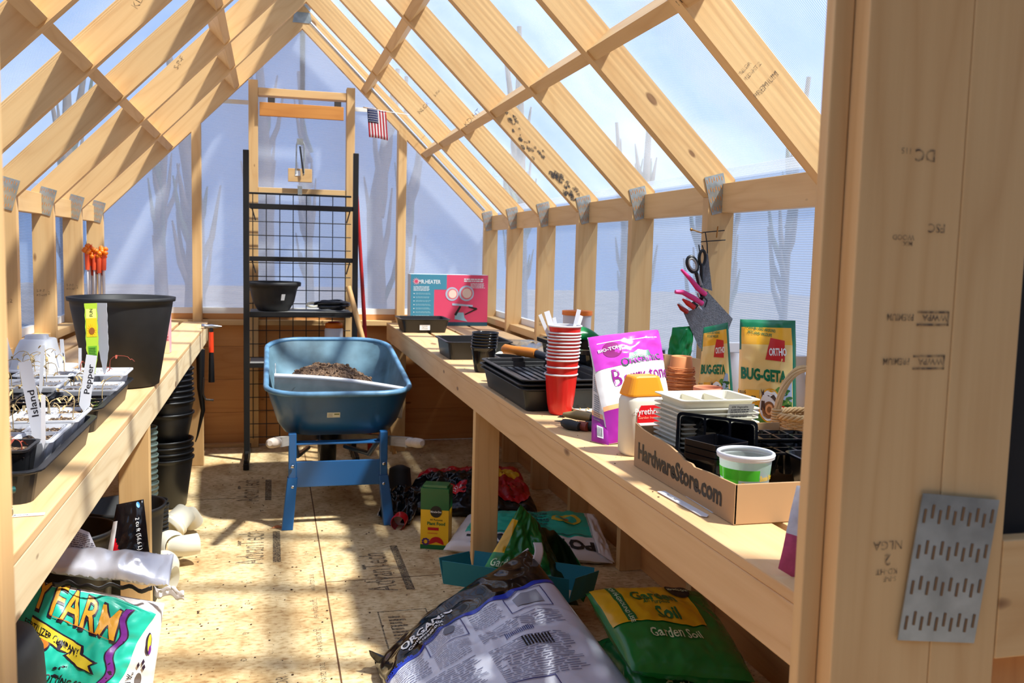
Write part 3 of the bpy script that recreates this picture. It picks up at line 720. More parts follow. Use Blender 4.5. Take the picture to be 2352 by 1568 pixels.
b.dell(f, 0, .116, .007, .009, C_('sunflower heart', (150, 84, 20), .6), .0024); b.dtext(f, 'FUN', .004, .155, .011, BLACK, PI/2, 0, .002); b.dlines(f, -.009, .009, .045, .072, 6, C_('tag dark', (60, 110, 40)), .002)
b.build('printed_face', t)
f = flat((.026, .004, 0), (1, -.5, 0), (0, .02, 1)); MB().prism(tagface(0, 1), .0006, WHP, f).build('blank_face', t)
# nursery pot on the bench
t = thing('nursery_pot', 'big black nursery pot standing on the left bench', 'plant pot', (-.452, 3.085, ZT+.001))
pot_mb(.106, .150, .278, BLKD, .014, 56).build('body', t)
# white trays stacked upside down
t = thing('plastic_carrier', 'upturned white plastic carrier with rounded humps behind the seedlings', 'plastic carrier', (-.71, 2.90, ZT+.078))
b = MB(); b.loft([rrect(.30, .20, .03, 0), rrect(.30, .20, .03, .004), rrect(.26, .16, .03, .006)], WHP, True, True)
for cx in (-.075, .055): b.loft([rrect(.125, .15, .03, .005, 4, cx), rrect(.10, .12, .03, .06, 4, cx), rrect(.085, .10, .025, .085, 4, cx+.004), rrect(.075, .09, .02, .087, 4, cx+.004)], WHP, False, True, True); b.loft([rrect(.06, .05, .01, .087, 4, cx), rrect(.055, .045, .01, .098, 4, cx)], WHP, False, True)
b.build('humps', t)
tag(MB().box(-.13, .13, -.07, .07, 0, .076, mat('dark grey box', (78, 80, 84), .7)).build('storage_box', loc=(-.71, 2.90, ZT+.0008), bevel=.003), 'dark grey box under the white plastic carrier', 'box')
# carton
t = thing('carton', 'pink and white printed carton half hidden behind the big pot', 'carton', (-.432, 3.99, ZT+.001), R(-4))
b = MB(); b.box(-.045, .03, -.02, .03, 0, .165, C_('pink carton', (226, 170, 176), .5)); f = flat((-.045, -.0205, 0), (1, 0, 0), (0, 0, 1))
b.drect(f, 0, .075, .0, .05, C_('carton cream', (232, 214, 170), .5), .0004); b.dlines(f, .005, .07, .05, .15, 16, C_('carton rose', (200, 60, 100)), .0008); b.drect(f, .01, .072, .053, .056, C_('carton red', (196, 24, 70)), .001); b.drect(f, .01, .072, .066, .069, bpy.data.materials['carton red'], .001); b.drect(f, .01, .072, .13, .133, bpy.data.materials['carton red'], .001)
b.build('box', t, bevel=.001)
# marking flags in the corner
rr = random.Random(3)
for k in range(16):
    x, y = -.862+(k % 4)*.021+rr.uniform(-.005, .005), 4.86+(k//4)*.022
    t = thing('marking_flag', 'orange topped white marking flag standing in the bundle in the left corner', 'marking flag', (x, y, ZT+.001), 0, 'bundle of orange marking flags'); t.rotation_euler = (R(rr.uniform(-1, 1)), R(rr.uniform(-1.2, 1.2)), 0)
    h = .40+rr.uniform(-.02, .03)
    MB().tube([(0, 0, 0), (0, 0, h-.06)], .0048, WHP, 6).build('stake', t)
    b = MB(); q0 = rr.uniform(0, 6)
    b.sheet(lambda u, v: V((.010*math.cos(q0+u*5)*(1+.3*v), .010*math.sin(q0+u*5), h-.10+v*(.09+.02*math.sin(u*9)))), 8, 6, ORR); b.build('streamer', t)
    b = MB()
    for s_ in range(5): b.lathe([(.001, -.012), (.011, -.005), (.012, .005), (.001, .013)], ORG, 7, (rr.uniform(-.012, .012), rr.uniform(-.008, .008), h-.015+rr.uniform(-.03, .016)))
    b.build('tip', t)
# things at the very front
t = thing('hand_pruner', 'dark green tool handle poking in at the front left of the bench', 'garden tool', P(14, 1178, z=ZT+.012))
b = MB().tube([(-.10, -.02, 0), (-.03, -.005, 0), (.006, .012, 0)], [.010, .012, .008], C_('dark green grip', (20, 70, 66), .35), 10); b.build('grip', t)
MB().tube([(-.10, -.01, .014), (-.05, .03, .026), (-.005, .07, .020)], .006, bpy.data.materials['dark green grip'], 8).build('handle', t)
o = MB().prism([(0, 0), (.05, 0), (.05, .013), (0, .013)], .001, WHT, flat((0, 0, 0), (1, .1, 0), (-.1, 1, 0)))
o.dtext(flat((0, 0, .001), (1, .1, 0), (-.1, 1, 0)), 'Zinnia', .004, .003, .009, MARK, 0, .01, .0004, maxlen=1)
tag(o.build('paper_label', loc=P(22, 1188, z=ZT+.001)), 'small white written label lying flat at the near end of the left bench', 'paper label')

# ---- hanging at the far end of the left bench
t = thing('hammer', 'hammer with orange and black handle hanging at the far end of the left bench', 'hammer', (-.312, 5.14, .47)); 
MB().tube([(0, 0, 0), (0, 0, .12), (0, 0, .16)], [.017, .014, .012], BLK, 12).tube([(0, 0, .161), (0, 0, .27)], [.013, .012], C_('orange red grip', (226, 62, 24), .4), 12).tube([(0, 0, .271), (0, 0, .30)], .011, BLK, 10).build('handle', t)
MB().lathe([(.001, -.05), (.014, -.049), (.014, -.03), (.010, -.02), (.012, 0), (.008, .03), (.002, .055)], STEEL, 16, (0, 0, .30), Matrix.Rotation(PI/2, 4, 'Y')).build('head', t)
t = thing('bolt_cutter', 'black long handled tool hanging under the far end of the left bench', 'hand tool', (-.385, 5.12, .32))
MB().tube([(.02, 0, .33), (.018, 0, .12), (.03, 0, .0), (.0, 0, -.14), (-.01, 0, -.17)], [.024, .018, .012, .005, .003], BLK, 10).build('body', t)
MB().tube([(.035, -.01, .18), (.03, -.01, .09), (.045, -.01, .06), (.085, -.01, .056)], .006, DSTEEL, 8).build('hook', t)

# ================================================================ UNDER THE LEFT BENCH
rr = random.Random(8)
px, py = -.47, 4.42
ordn = ['topmost', 'second', 'third', 'fourth', 'fifth', 'sixth', 'seventh', 'eighth', 'ninth', 'tenth', 'eleventh', 'twelfth', 'thirteenth', 'fourteenth', 'fifteenth']
zs = [.0015, .125+.0, .155, .185, .215]; z0 = .37
def stackpots(name_, base, zs_, r0, r1, h, x, y, m, lab, grp, lipz=.010):
    t = thing(name_, '', 'plant pot', (x, y, zs_[0]), 0, grp); pot_mb(r0, r1, h, m, lipz, 40).build('body', t)
    n = len(zs_)
    for i, z in enumerate(zs_):
        lb = lab % (ordn[n-1-i] if n-1-i < 15 else 'lowest')
        if i == 0: t['label'] = lab % 'lowest'
        else: dup(t, lb, (x+rr.uniform(-.003, .003), y+rr.uniform(-.003, .003), z))
stackpots('nursery_pot', 0, [.0015+.0, .030, .058, .086], .088, .118, .23, px, py, BLK, 'black nursery pot, %s of the four under the wide rimmed pot in the tall stack', 'lower pots of the tall stack')
stackpots('nursery_pot', 0, [.268, .325, .350, .375, .398, .422, .446, .470], .09, .122, .172, px-.002, py, BLK, 'black nursery pot, %s in the upper part of the tall stack beyond the leg', 'upper pots of the tall stack')
stackpots('flower_pot', 0, [.0015+.016*i for i in range(9)], .038, .05, .085, -.44, 3.72, DSTEEL if False else BLKD, 'small dark pot with pale rim, %s of the short stack right behind the bench leg', 'short stack of small pots')
stackpots('flower_pot', 0, [.0015+.024*i for i in range(15)], .05, .062, .09, -.535, 4.12, mat('grey green plastic', (98, 112, 106), .35), 'grey green plastic pot, %s in the thin stack between the leg and the black pots', 'thin stack of grey green pots')
# white drain pipe fittings
def fitting(label, p, rot):
    t = thing('pipe_fitting', label, 'pipe fitting', p); t.rotation_euler = rot
    MB().lathe([(.046, 0), (.052, 0), (.052, .012), (.056, .014), (.056, .02), (.052, .022), (.056, .03), (.056, .036), (.05, .04), (.046, .10), (.044, .10), (.044, 0), (.046, 0)], CRM, 32).build('collar', t)
    MB().tube([(0, 0, .07), (.03, 0, .11), (.075, 0, .115)], .04, CRM, 20, False).build('elbow', t)
fitting('white plastic pipe elbow lying nearest the aisle behind the bench leg', (-.385, 3.64, .058), (R(80), 0, R(25)))
fitting('white plastic pipe fitting standing upright behind the other white fitting', (-.40, 3.86, .0015+.05), (R(10), R(60), R(60)))
fitting('printed white pipe end at the foot of the bench leg', (-.37, 3.42, .058), (R(95), 0, R(-15)))
# black buckets
t = thing('bucket', 'black bucket with pale rim under the left bench behind the torn bag', 'bucket', (-.475, 3.22, .0015)); pot_mb(.10, .125, .335, BLKD, .016, 44).build('body', t)
t = thing('nursery_pot', 'plain black pot with rounded rim behind the printed white paper', 'plant pot', (-.585, 2.95, .0015)); pot_mb(.10, .12, .34, BLK, .02, 44).build('body', t)
t = thing('storage_bin', 'rounded black bin at the bottom left corner under the bench', 'bin', (P(104, 1500, y=2.22).x-.134, 2.22, .0015))
MB().lathe([(.13, 0), (.135, .01), (.132, .20), (.128, .27), (.11, .31), (.07, .325), (.001, .33)], BLKD, 44, cap0=True).build('body', t)

# torn potting soil bag standing under the bench
def fp(u, v, y): return P(u, v, y=y)
W_, H_ = .46, .50
fr, bk = patch(fp(-40, 1760, 2.45), fp(330, 1720, 2.50), fp(60, 1330, 2.62), fp(378, 1385, 2.60), W_, H_, .05, .007, 5, 4, .4)
SIL = C_('silver film', (196, 196, 206), .25, metal=.25, bump=.1, bscale=30); WF = C_('white film', (222, 216, 214), .3, bump=.1, bscale=20); TL = C_('turquoise film', (36, 182, 156), .35, bump=.12, bscale=18)
t = thing('potting_soil_bag', 'torn turquoise and white potting soil bag with big slanting gold lettering', 'soil bag', (-.45, 2.55, 0))
def loc(b, n, **k):
    o = b.build(n, t, **k); o.location = (-t.location.x, -t.location.y, -t.location.z); return o
b = MB(); pillow(b, fr, bk, W_, H_, WF, 60, 60, WF)
b.region(fr, lambda y: .003, lambda y: .345+(y-.22)*.36+.006*math.sin(y*30)-max(0, y-.46)*5, .004, .49, TL, .0022, 60, 60)
fr_b = fr; fr = lambda x, y, h=0: fr_b(x, y, h+.0022)
GOLD = C_('gold print', (222, 158, 44), .4); GOR = C_('orange gold print', (208, 112, 36), .4); PURP = C_('purple print', (118, 42, 140), .4); DPUR = C_('dark purple print', (40, 22, 44), .45); BAN = C_('banner yellow', (214, 190, 52), .4)
arc = lambda x, y, h=0: fr(x, y-.27*(x-.1), h)
for t_, x_, w_ in (('FARM', .098, .212), ('Y', .035, .05)):
    sx_ = w_/(text_geo(t_, .012)[2]*.135)
    b.dtext(arc, t_, x_-.006, .410, .145, DPUR, 0, .045, .0016, sx=sx_*.96, shear=.12)
    b.dtext(arc, t_, x_, .416, .135, GOLD, 0, .012, .0026, sx=sx_, shear=.12)
b.drect(arc, .10, .30, .412, .414, GOR, .003)
ar2 = lambda x, y, h=0: fr(x, y-.42*(x-.06), h)
b.drect(ar2, .05, .225, .352, .402, DPUR, .0016); b.drect(ar2, .05, .218, .357, .397, BAN, .0022)
b.dtext(ar2, 'FERTILIZER COMPANY', .03, .366, .028, BLACK, 0, .02, .0032, sx=.185/(text_geo('FERTILIZER COMPANY', .02)[2]*.028))
b.dpoly(fr, [(.165, .30), (.20, .325), (.24, .30), (.275, .285), (.255, .275), (.27, .25), (.225, .262), (.19, .285)], DPUR, .0016); b.dpoly(fr, [(.172, .302), (.20, .318), (.24, .294), (.262, .283), (.248, .275), (.258, .257), (.225, .268), (.19, .292)], BAN, .0024)
wv = [(.350-(.46-y)*.22+.012*math.sin(y*55), y) for y in [.17+.01*i for i in range(30)]]
for a_, m_, h_ in ((.015, DPUR, .0016), (.010, PURP, .0026)): b.decal(fr, [(x-a_, y) for x, y in wv]+[(x+a_, y) for x, y in wv], [(i, i+1, 30+i+1, 30+i) for i in range(29)], m_, h_)
for x, y, s_ in ((.15, .265, 1), (.172, .268, .8), (.155, .243, 1.3)): b.dpoly(fr, [(x-.008*s_, y), (x, y+.004*s_), (x+.011*s_, y), (x+.015*s_, y+.004*s_), (x+.015*s_, y-.004*s_), (x+.011*s_, y), (x, y-.004*s_)], DPUR, .0018)
b.dell(fr, .085, .325, .035, .022, DPUR, .0016); b.dell(fr, .088, .327, .028, .016, GOR, .0022); b.dell(fr, .08, .33, .02, .009, BAN, .0026)
b.dtext(fr, 'FINEST POTTING SOIL?', .04, .245, .027, BLACK, R(-11), .03, .0018, sx=.225/(text_geo('FINEST POTTING SOIL?', .03)[2]*.027))
for i, s_ in enumerate(['products and selected peat mosses,', 'ingredients in our ocean forest', 'to become vigorous plants']): b.dtext(fr, s_, .10, .215-i*.020, .017, DPUR, R(-9), 0, .0018, sx=.75)
b.dtext(fr, '"A UNIQUE', .372, .262, .028, BLACK, R(-98), .01, .0018, sx=.9)
b.dell(fr, .425, .355, .009, .038, DPUR, .0018); b.dell(fr, .427, .36, .005, .028, BAN, .0022); b.dell(fr, .431, .335, .004, .016, PURP, .0026)
for x, y in ((.415, .295), (.42, .278), (.402, .285)): b.dpoly(fr, [(x, y-.011), (x+.005, y), (x, y+.010), (x-.005, y)], DPUR, .0018)
b.dell(fr, .408, .235, .010, .024, C_('grey brown print', (96, 84, 78)), .0018)
loc(b, 'bag_body')
# rolled, torn silver mouth of the bag
rf, rb = patch(fp(105, 1312, 2.585), fp(388, 1343, 2.58), fp(118, 1256, 2.66), fp(400, 1272, 2.68), .40, .09, .026, .008, 4, 22, .35)
def jag(S): return lambda x, y, h=0: S(x, y, h)+V((0, 0, (.004*noise.noise(V((x*160, 1, 1)))+.006*noise.noise(V((x*60, 4, 1)))) if y < .006 or y > .084 else 0))
b = MB(); pillow(b, jag(rf), jag(rb), .40, .09, SIL, 120, 14); loc(b, 'torn_mouth')
loc(MB().sheet(lambda u, v: fp(355+u*68, 1345+u*8+v*22+6*math.sin(u*9), 2.58-.03*u)+V((0, 0, .012*noise.noise(V((u*5, v*5, 2))))), 14, 6, WF), 'torn_flap', solid=.001)
loc(MB().sheet(lambda u, v: fp(120+u*230, 1335+v*10+4*math.sin(u*30)+u*12, 2.575)+V((0, .01*math.sin(u*12), 0)), 30, 3, BLACK), 'dark_tear', solid=.001)
# black two cubic foot bag
t = thing('mulch_bag', 'crumpled black and red bag reading 2 cu ft (56.6 L)', 'soil bag', (-.45, 2.8, 0))
W2, H2 = .20, .26
fr, bk = patch(fp(235, 1330, 2.72), fp(350, 1325, 2.76), fp(268, 1158, 2.80), fp(330, 1146, 2.80), W2, H2, .03, .003, 7, 9, .5)
b = MB(); REDF = C_('red film', (196, 20, 34), .2)
pillow(b, fr, bk, W2, H2, lambda x, y: REDF if y < .055 and x > .03 or (x < .03+.02*math.sin(y*25) and y > .03 and y < .2 and x > .018) else (WF if x < .018 and y < .2 else BLKG), 30, 34, BLKG)
b.dtext(fr, '2 cu ft (56.6 L)', .125, .20, .030, WHITE, R(-84), .01, .002, sx=.62); b.dell(fr, .15, .243, .012, .010, C_('blue spot', (20, 130, 200)), .002)
loc(b, 'bag_body')
# printed white bag in front of it
t = thing('printed_bag', 'grey printed bag flap covered in fine text beneath the left apron', 'soil bag', (-.5, 2.75, 0))
fr, bk = patch(fp(150, 1300, 2.66), fp(240, 1300, 2.67), fp(150, 1200, 2.70), fp(205, 1222, 2.70), .12, .13, .012, .003, 7, 3)
b = MB(); pillow(b, fr, bk, .12, .13, C_('grey white film', (196, 190, 196), .35), 14, 14); b.dlines(fr, .02, .115, .01, .115, 15, C_('grey print', (90, 80, 90)), .0015); loc(b, 'bag_body')
# ================================================================ THE CENTRE
# black shelving rack
t = thing('shelf_rack', 'tall black steel rack with wire grid back standing against the back wall', 'shelf rack', (.165, 5.3, 0))
def pt(b, n, m=None, **k):
    o = b.build(n, t, **k); o.location = (-t.location.x, -t.location.y, -t.location.z); return o
pt(MB().box(-.150, -.118, 5.285, 5.315, .0, 1.725, BLKM), 'upright', bevel=.002); pt(MB().box(.446, .476, 5.285, 5.315, .0, 1.735, BLKM), 'upright', bevel=.002)
for x in (-.134, .461): pt(MB().box(x-.013, x+.017, 5.05, 5.60, .002, .035, BLKM).box(x-.010, x+.012, 5.06, 5.29, .035, .055, BLKM), 'foot', bevel=.002)
DUST = C_('dusty grey shelf', (128, 126, 122), .6)
for z, dd in ((1.435, .20), (1.145, .24), (.838, .28), (.55, .28)):
    b = MB(); b.box(-.117, .445, 5.30, 5.30+dd, z-.004, z, DUST if z < 1.3 else BLKM); b.box(-.117, .445, 5.29, 5.30, z-.024, z+.002, BLKM); b.box(-.117, .445, 5.30+dd, 5.305+dd, z-.02, z, BLKM)
    pt(b, 'shelf', bevel=.001)
b = MB()
for k in range(9): x = -.105+k*.0765; b.tube([(x, 5.61, .06), (x, 5.61, 1.512)], .0028, BLKM, 5) if x < .45 else None
for k in range(19): z = .07+k*.0798; b.tube([(-.135, 5.606, z), (.462, 5.606, z)], .0028, BLKM, 5)
b.tube([(-.135, 5.606, 1.512), (.462, 5.606, 1.512)], .004, BLKM, 6)
pt(b, 'wire_grid')
for x in (-.11, .438):
    for z in (1.435, 1.145): pt(MB().tube([(x, 5.32, z+.0), (x+(.025 if x < 0 else -.025), 5.32, z-.09)], .004, DSTEEL, 6), 'bracket')
# bowl planter
t = thing('bowl_planter', 'wide black bowl planter with a white price sticker on the rack shelf', 'planter', (.012, 5.42, .839))
MB().lathe([(.078, 0), (.088, .004), (.115, .05), (.132, .125), (.140, .140), (.152, .142), (.154, .162), (.147, .166), (.136, .160), (.125, .12), (.108, .05), (.08, .008), (.001, .008)], BLKD, 48, cap0=True).build('bowl', t)
a_ = -1.0; MB().sheet(lambda u, v: V(((.123+.014*v+.0015)*math.cos(a_+u*.16-.25), (.123+.014*v+.0015)*math.sin(a_+u*.16-.25), .065+v*.035)), 4, 3, WHT).build('price_sticker', t)
# coil
t = thing('hose_coil', 'coiled black hose with a clear collar lying on the rack shelf beside the bowl', 'hose', (.30, 5.43, .846))
b = MB()
for k in range(7):
    r_ = .045+.012*(k % 3); b.tube([(.04+r_*1.4*math.cos(a), r_*math.sin(a), .012+k*.0055+.004*math.sin(a*2+k)) for a in [i*PI/10 for i in range(21)]], .010, BLKG, 8, False)
b.build('coil', t)
MB().tube([(-.07+.032*math.cos(a), -.03+.02*math.sin(a), .03+.01*math.sin(a)) for a in [i*PI/8 for i in range(17)]], .007, CRM, 8, False).build('collar', t)
# jar
t = thing('jar', 'white jar with an orange lid behind the wheelbarrow on the lowest shelf', 'jar', (.352, 5.42, .551))
MB().lathe([(.05, 0), (.053, .005), (.053, .18), (.045, .195), (.001, .196)], WHP, 32, cap0=True).build('body', t)
MB().lathe([(.048, .19), (.05, .19), (.05, .216), (.045, .22), (.001, .22)], ORG, 32, mod=lambda a, z: 1+.01*math.sin(a*30)).lathe([(.03, .221), (.034, .221), (.034, .226), (.001, .226)], REDD, 24).build('lid', t)
# wooden handle and red pole
p0, p1 = P(800, 658, y=5.22), P(838, 795, y=5.12); q = p1+(p1-p0).normalized()*.62; q.z = max(q.z, .012)
t = thing('wooden_pole', 'pale wooden tool handle leaning diagonally in front of the rack', 'tool handle', q)
o = MB().tube([q, p1, p0], [.013, .014, .016], TAN, 12).build('shaft', t); o.location = -q
p0, p1 = P(819, 430, y=5.44), P(836, 720, y=5.40); q = p1+(p1-p0)*1.32; q.z = .01; q = V((.56, 5.33, .01))
t = thing('red_pole', 'thin dark red pole leaning against the right side of the rack', 'pole', q)
o = MB().tube([q, p1, p0], [.015, .012, .009], REDD, 10).build('shaft', t); o.location = -q
# flag on a string
t = thing('flag', 'small United States flag hanging from a thin string near the back right rafter', 'flag', P(843, 248, y=5.30))
o0 = V(t.location)
def fl_(x, y, h=0): return V((x*.99-.05*y*0+.012*y/.15, -.003*math.sin(x*55)-h, -y-.12*x+.012*math.sin(x*30)*.2))
b = MB(); FR, FW, FB = C_('flag red', (206, 44, 56), .7, sub=.4), C_('flag white', (246, 240, 240), .7, sub=.4), C_('flag blue', (56, 66, 108), .7, sub=.3)
for k in range(13): b.sheet(lambda u, v: fl_(u, v), 1, 8, FR if k % 2 == 0 else FW, (.108/13*k, .108/13*(k+1)), (0, .16))
b.sheet(lambda u, v: fl_(u, v, .0012), 6, 6, FB, (0, .058), (0, .078))
for i in range(8):
    for j in range(6): b.dell(lambda x, y, h=0: fl_(x, y, .002), .005+i*.0068+(j % 2)*.003, .006+j*.013, .0017, .0024, FW, 0, 5)
b.build('cloth', t, solid=.0006)
e = P(1000, 272, y=5.6)-o0
MB().tube([(-.02, 0, .002), (.0, 0, -.0005), (.112, 0, -.013), e], .0014, WHT, 5, False).build('string', t); MB().tube([(-.022, 0, .003), (.055, 0, -.006)], .003, TAN, 6).build('stick', t)

# ---------------------------------------------------------------- wheelbarrow
t = thing('wheelbarrow', 'blue wheelbarrow with worn rim standing in the aisle facing the door', 'wheelbarrow', (.29, 4.0, 0))
BLU = mat('blue paint', (26, 86, 132), .38, vary=.25, vscale=5, coat=.2); BLUI = mat('worn blue paint', (96, 128, 142), .65, vary=.6, vscale=6); BLUD = mat('dark blue paint', (30, 86, 138), .35, coat=.3)
def tring(w_, y0, y1, zn, zf, r_=.14, n=7, wf=1.0):
    q = rrect(w_, y1-y0, r_, 0, n, .29, (y0+y1)/2)
    return [V((.29+(p.x-.29)*(1+(wf-1)*(p.y-y0)/(y1-y0)), p.y, zn+(zf-zn)*max(0, (p.y-y0)/(y1-y0))**1.3)) for p in q]
rings = [tring(.40, 4.12, 4.66, .372, .36, .10), tring(.47, 4.06, 4.74, .385, .38, .13), tring(.53, 4.01, 4.82, .43, .45, .15), tring(.585, 3.96, 4.90, .52, .58, .16), tring(.625, 3.93, 4.97, .582, .715, .17)]
inner = [[p+((V((.29, 4.4, p.z))-p).normalized()*.006)+V((0, 0, .003)) for p in r_] for r_ in rings]
pt(MB().loft(rings, BLU, True, False, True), 'tray_outside'); pt(MB().loft(inner[::-1], BLUI, False, True, True), 'tray_inside')
b = MB(); rim_tube(b, [p+V((0, 0, .002)) for p in rings[-1]], .0125, mat('worn blue rim', (96, 140, 172), .4, vary=.5, vscale=12), 10); pt(b, 'rim')
f = flat((.232, 3.984, .475), (1, 0, 0), (0, -.5, 1)); b = MB(); b.prism([(0, 0), (.055, 0), (.055, .026), (0, .026)], .001, C_('sticker cream', (226, 224, 200), .5), f); b.drect(f, .03, .052, .014, .021, C_('sticker olive', (120, 124, 60)), .0016); b.dlines(f, .004, .025, .003, .023, 3, C_('sticker grey', (150, 140, 130)), .0016); pt(b, 'sticker')
for s_ in (-1, 1):
    a, e = P(620 if s_ < 0 else 970, 1018, y=3.62), V((.29+s_*.055, 5.0, .19)); d_ = (e-a).normalized()
    b = MB(); F = frame_of(a+d_*.16, e)
    L = (e-a-d_*.16).length; b.box(-L/2, L/2, -.016, .016, -.02, .02, DARKW)
    o = b.build('handle', t); o.matrix_basis = Matrix.Translation(-t.location) @ F
    g = MB().tube([a, a+d_*.015, a+d_*.08, a+d_*.13, a+d_*.165], [.010, .019, .021, .018, .02], mat('worn grip wood', (190, 174, 158), .7, vary=.3) if s_ < 0 else bpy.data.materials['worn grip wood'], 12); o = g.build('grip', t); o.location = -t.location
    x = .282+s_*.195
    b = MB(); b.prism([(-.028, 0), (.028, 0), (.022, .02), (-.022, .02)], .001, BLUD) if False else None
    b.box(x-.017, x+.017, 3.975, 4.010, .17, .41, BLUD)
    xf = x+s_*.022
    b.loft([[V((x-.021, 3.97, .215)), V((x+.021, 3.97, .215)), V((x+.021, 4.015, .215)), V((x-.021, 4.015, .215))], [V((xf-.024, 3.93, .002)), V((xf+.024, 3.93, .002)), V((xf+.024, 3.985, .002)), V((xf-.024, 3.985, .002))]], BLUD)
    pt(b, 'leg', bevel=.004)
    b = MB()
    for z in (.268, .178): b.lathe([(.008, 0), (.008, .004), (.004, .006), (.001, .006)], STEEL, 10, (x, 3.968, z), Matrix.Rotation(PI/2, 4, 'X'))
    pt(b, 'bolt')
    pt(MB().tube([(x, 4.02, .39), (x-s_*.03, 4.3, .24), (x-s_*.10, 4.85, .16)], .012, BLUD, 8), 'brace')
pt(MB().box(.282-.18, .282+.18, 3.982, 3.990, .172, .285, BLUD), 'cross_panel', bevel=.003)
pt(MB().box(.29-.19, .29+.19, 3.99, 4.05, .355, .363, BLUD), 'crossbar', bevel=.002)
M = Matrix.Rotation(PI/2, 4, 'Y')
pt(MB().lathe([(.10, -.035), (.15, -.042), (.172, -.03), (.178, 0), (.172, .03), (.15, .042), (.10, .035)], BLK, 40, (.29, 5.0, .18), M, mod=lambda a, z: 1+.012*(int(a*9) % 2)), 'tyre'); pt(MB().lathe([(.001, -.03), (.10, -.034), (.10, .034), (.001, .03)], BLUD, 32, (.29, 5.0, .18), M), 'hub')
# trough and soil in the barrow
TRW = mat('dirty white plastic', (206, 204, 198), .5, vary=.35, vscale=9)
t2 = thing('planter_trough', 'dirty white plastic trough leaning inside the blue wheelbarrow', 'planter trough', (.29, 4.08, .40))
aL, aR = P(630, 864, y=4.09), P(928, 895, y=4.07)
def trf(u, v): # front wall of the trough
    p = aL.lerp(aR, u)+V((0, 0, .012*math.sin(u*PI)*1)); p = p+V((0, .05*math.sin(u*PI)*0, 0)); return p+V((0, .05*v+(.006 if int(v*3.99) % 2 else 0), -.14*v))-V(t2.location)
MB().sheet(trf, 24, 12, TRW).build('front_wall', t2, solid=.003)
b = MB().tube([trf(i/16, 0)+V((0, 0, .004)) for i in range(17)], .009, WHP, 8); b.build('rim', t2)
MB().sheet(lambda u, v: trf(0, v)+V((.004, .30*u, .02*u)), 8, 6, TRW).build('end_wall', t2, solid=.003)
b = MB(); rr = random.Random(2)
def mound(u, v):
    x, y = .06+u*.45, 4.105+v*.55; c = max(0, 1-((u-.47)/.56)**2)*max(0, 1-((v-.38)/.64)**2)
    e = max(0, min(1, 8*min(u, 1-u)))*max(0, min(1, 8*(1-v)))
    return V((x, y, .545+.115*c-.04*(1-e)-.03*(u-.5)+.016*noise.noise(V((x*16, y*16, 1)))+.010*noise.noise(V((x*48, y*48, 2)))))
b.sheet(mound, 90, 90, SOILW)
for k in range(260):
    u, v = rr.random()*.94+.03, rr.random()*.9+.02; p = mound(u, v); s_ = rr.uniform(.004, .012); b.lathe([(.0005, -s_*.7), (s_, 0), (.0005, s_*.8)], SOILW, 6, p, Matrix.Rotation(rr.uniform(0, 2), 4, 'X'))
tag(b.build('soil_heap'), 'heap of dark brown soil in the blue wheelbarrow', 'soil', kind='stuff')
tag(MB().sheet(lambda u, v: V((.04+u*.05+.01*v, 3.72+v*.022*math.sin(PI*u), .002+.006*math.sin(u*PI)*v)), 8, 3, C_('dry leaf', (186, 110, 64), .8)).build('leaf', loc=(-.05, .25, 0)), 'single curled dry leaf on the floor by the wheelbarrow leg', 'leaf')
# ================================================================ RIGHT BENCH
def ZP(u, v, dz=0): return P(u, v, z=ZT+dz)
def local(b, n, t, **k):
    o = b.build(n, t, **k); o.location = -V(t.location); return o
# heater box at the back
t = thing('heater_box', 'blue and pink cardboard box picturing a twin heater at the back of the right bench', 'box', (1.03, 5.47, ZT+.001))
x0, x1, y0, h = .795, 1.262, 5.395, .305
b = MB(); BB = C_('box blue', (70, 140, 164), .35); BP = C_('box pink', (222, 76, 110), .32); BN = C_('box navy', (32, 84, 104), .35)
b.box(x0, x1, y0, y0+.13, ZT+.001, ZT+h, C_('box pale', (196, 206, 214), .5)); f = flat((x0, y0-.0003, ZT+.001), (1, 0, 0), (0, 0, 1)); W_ = x1-x0
b.drect(f, 0, W_, 0, h-.001, BP, .0004, 1); b.drect(f, 0, .14, 0, h-.001, BB, .0008, 1); b.drect(f, 0, .215, .215, h-.001, BB, .0009, 1); b.drect(f, 0, W_, 0, .022, BN, .0012, 1)
PALE = C_('box print', (224, 232, 236))
b.dtext(f, 'MR.HEATER', .045, .25, .032, PALE, 0, .02, .0016, sx=.8)
for i in range(12):
    a = i*PI/6; b.dpoly(f, [(.032+.01*math.cos(a-.3), .262+.01*math.sin(a-.3)), (.032+.024*math.cos(a), .262+.024*math.sin(a)), (.032+.01*math.cos(a+.3), .262+.01*math.sin(a+.3))], C_('pale pink', (242, 170, 180)) if i == 0 else bpy.data.materials['pale pink'], .0018)
b.dell(f, .032, .262, .009, .009, BP, .002)
b.dlines(f, .016, .12, .205, .235, 4, PALE, .0014)
for i in range(7): b.dell(f, .02, .19-i*.022, .003, .003, WHITE, .0014, 8); b.dlines(f, .03, .12, .184-i*.022, .196-i*.022, 2, C_('blue print', (150, 196, 210)) if i == 0 else bpy.data.materials['blue print'], .0014, seed=i)
b.dlines(f, .32, .45, .262, .285, 2, PALE, .0014, .6); b.dlines(f, .36, .45, .225, .258, 5, PALE, .0014)
CHR = C_('chrome print', (178, 196, 216)); BUFF = C_('buff print', (238, 214, 196))
for cx, cy, r_ in ((.248, .19, .040), (.335, .195, .046)): b.dell(f, cx, cy, r_, r_*1.02, CHR, .0016); b.dell(f, cx+.002, cy, r_*.78, r_*.8, C_('rose print', (226, 120, 130)) if cx < .3 else bpy.data.materials['rose print'], .002); b.dell(f, cx+.003, cy, r_*.6, r_*.62, BUFF, .0024)
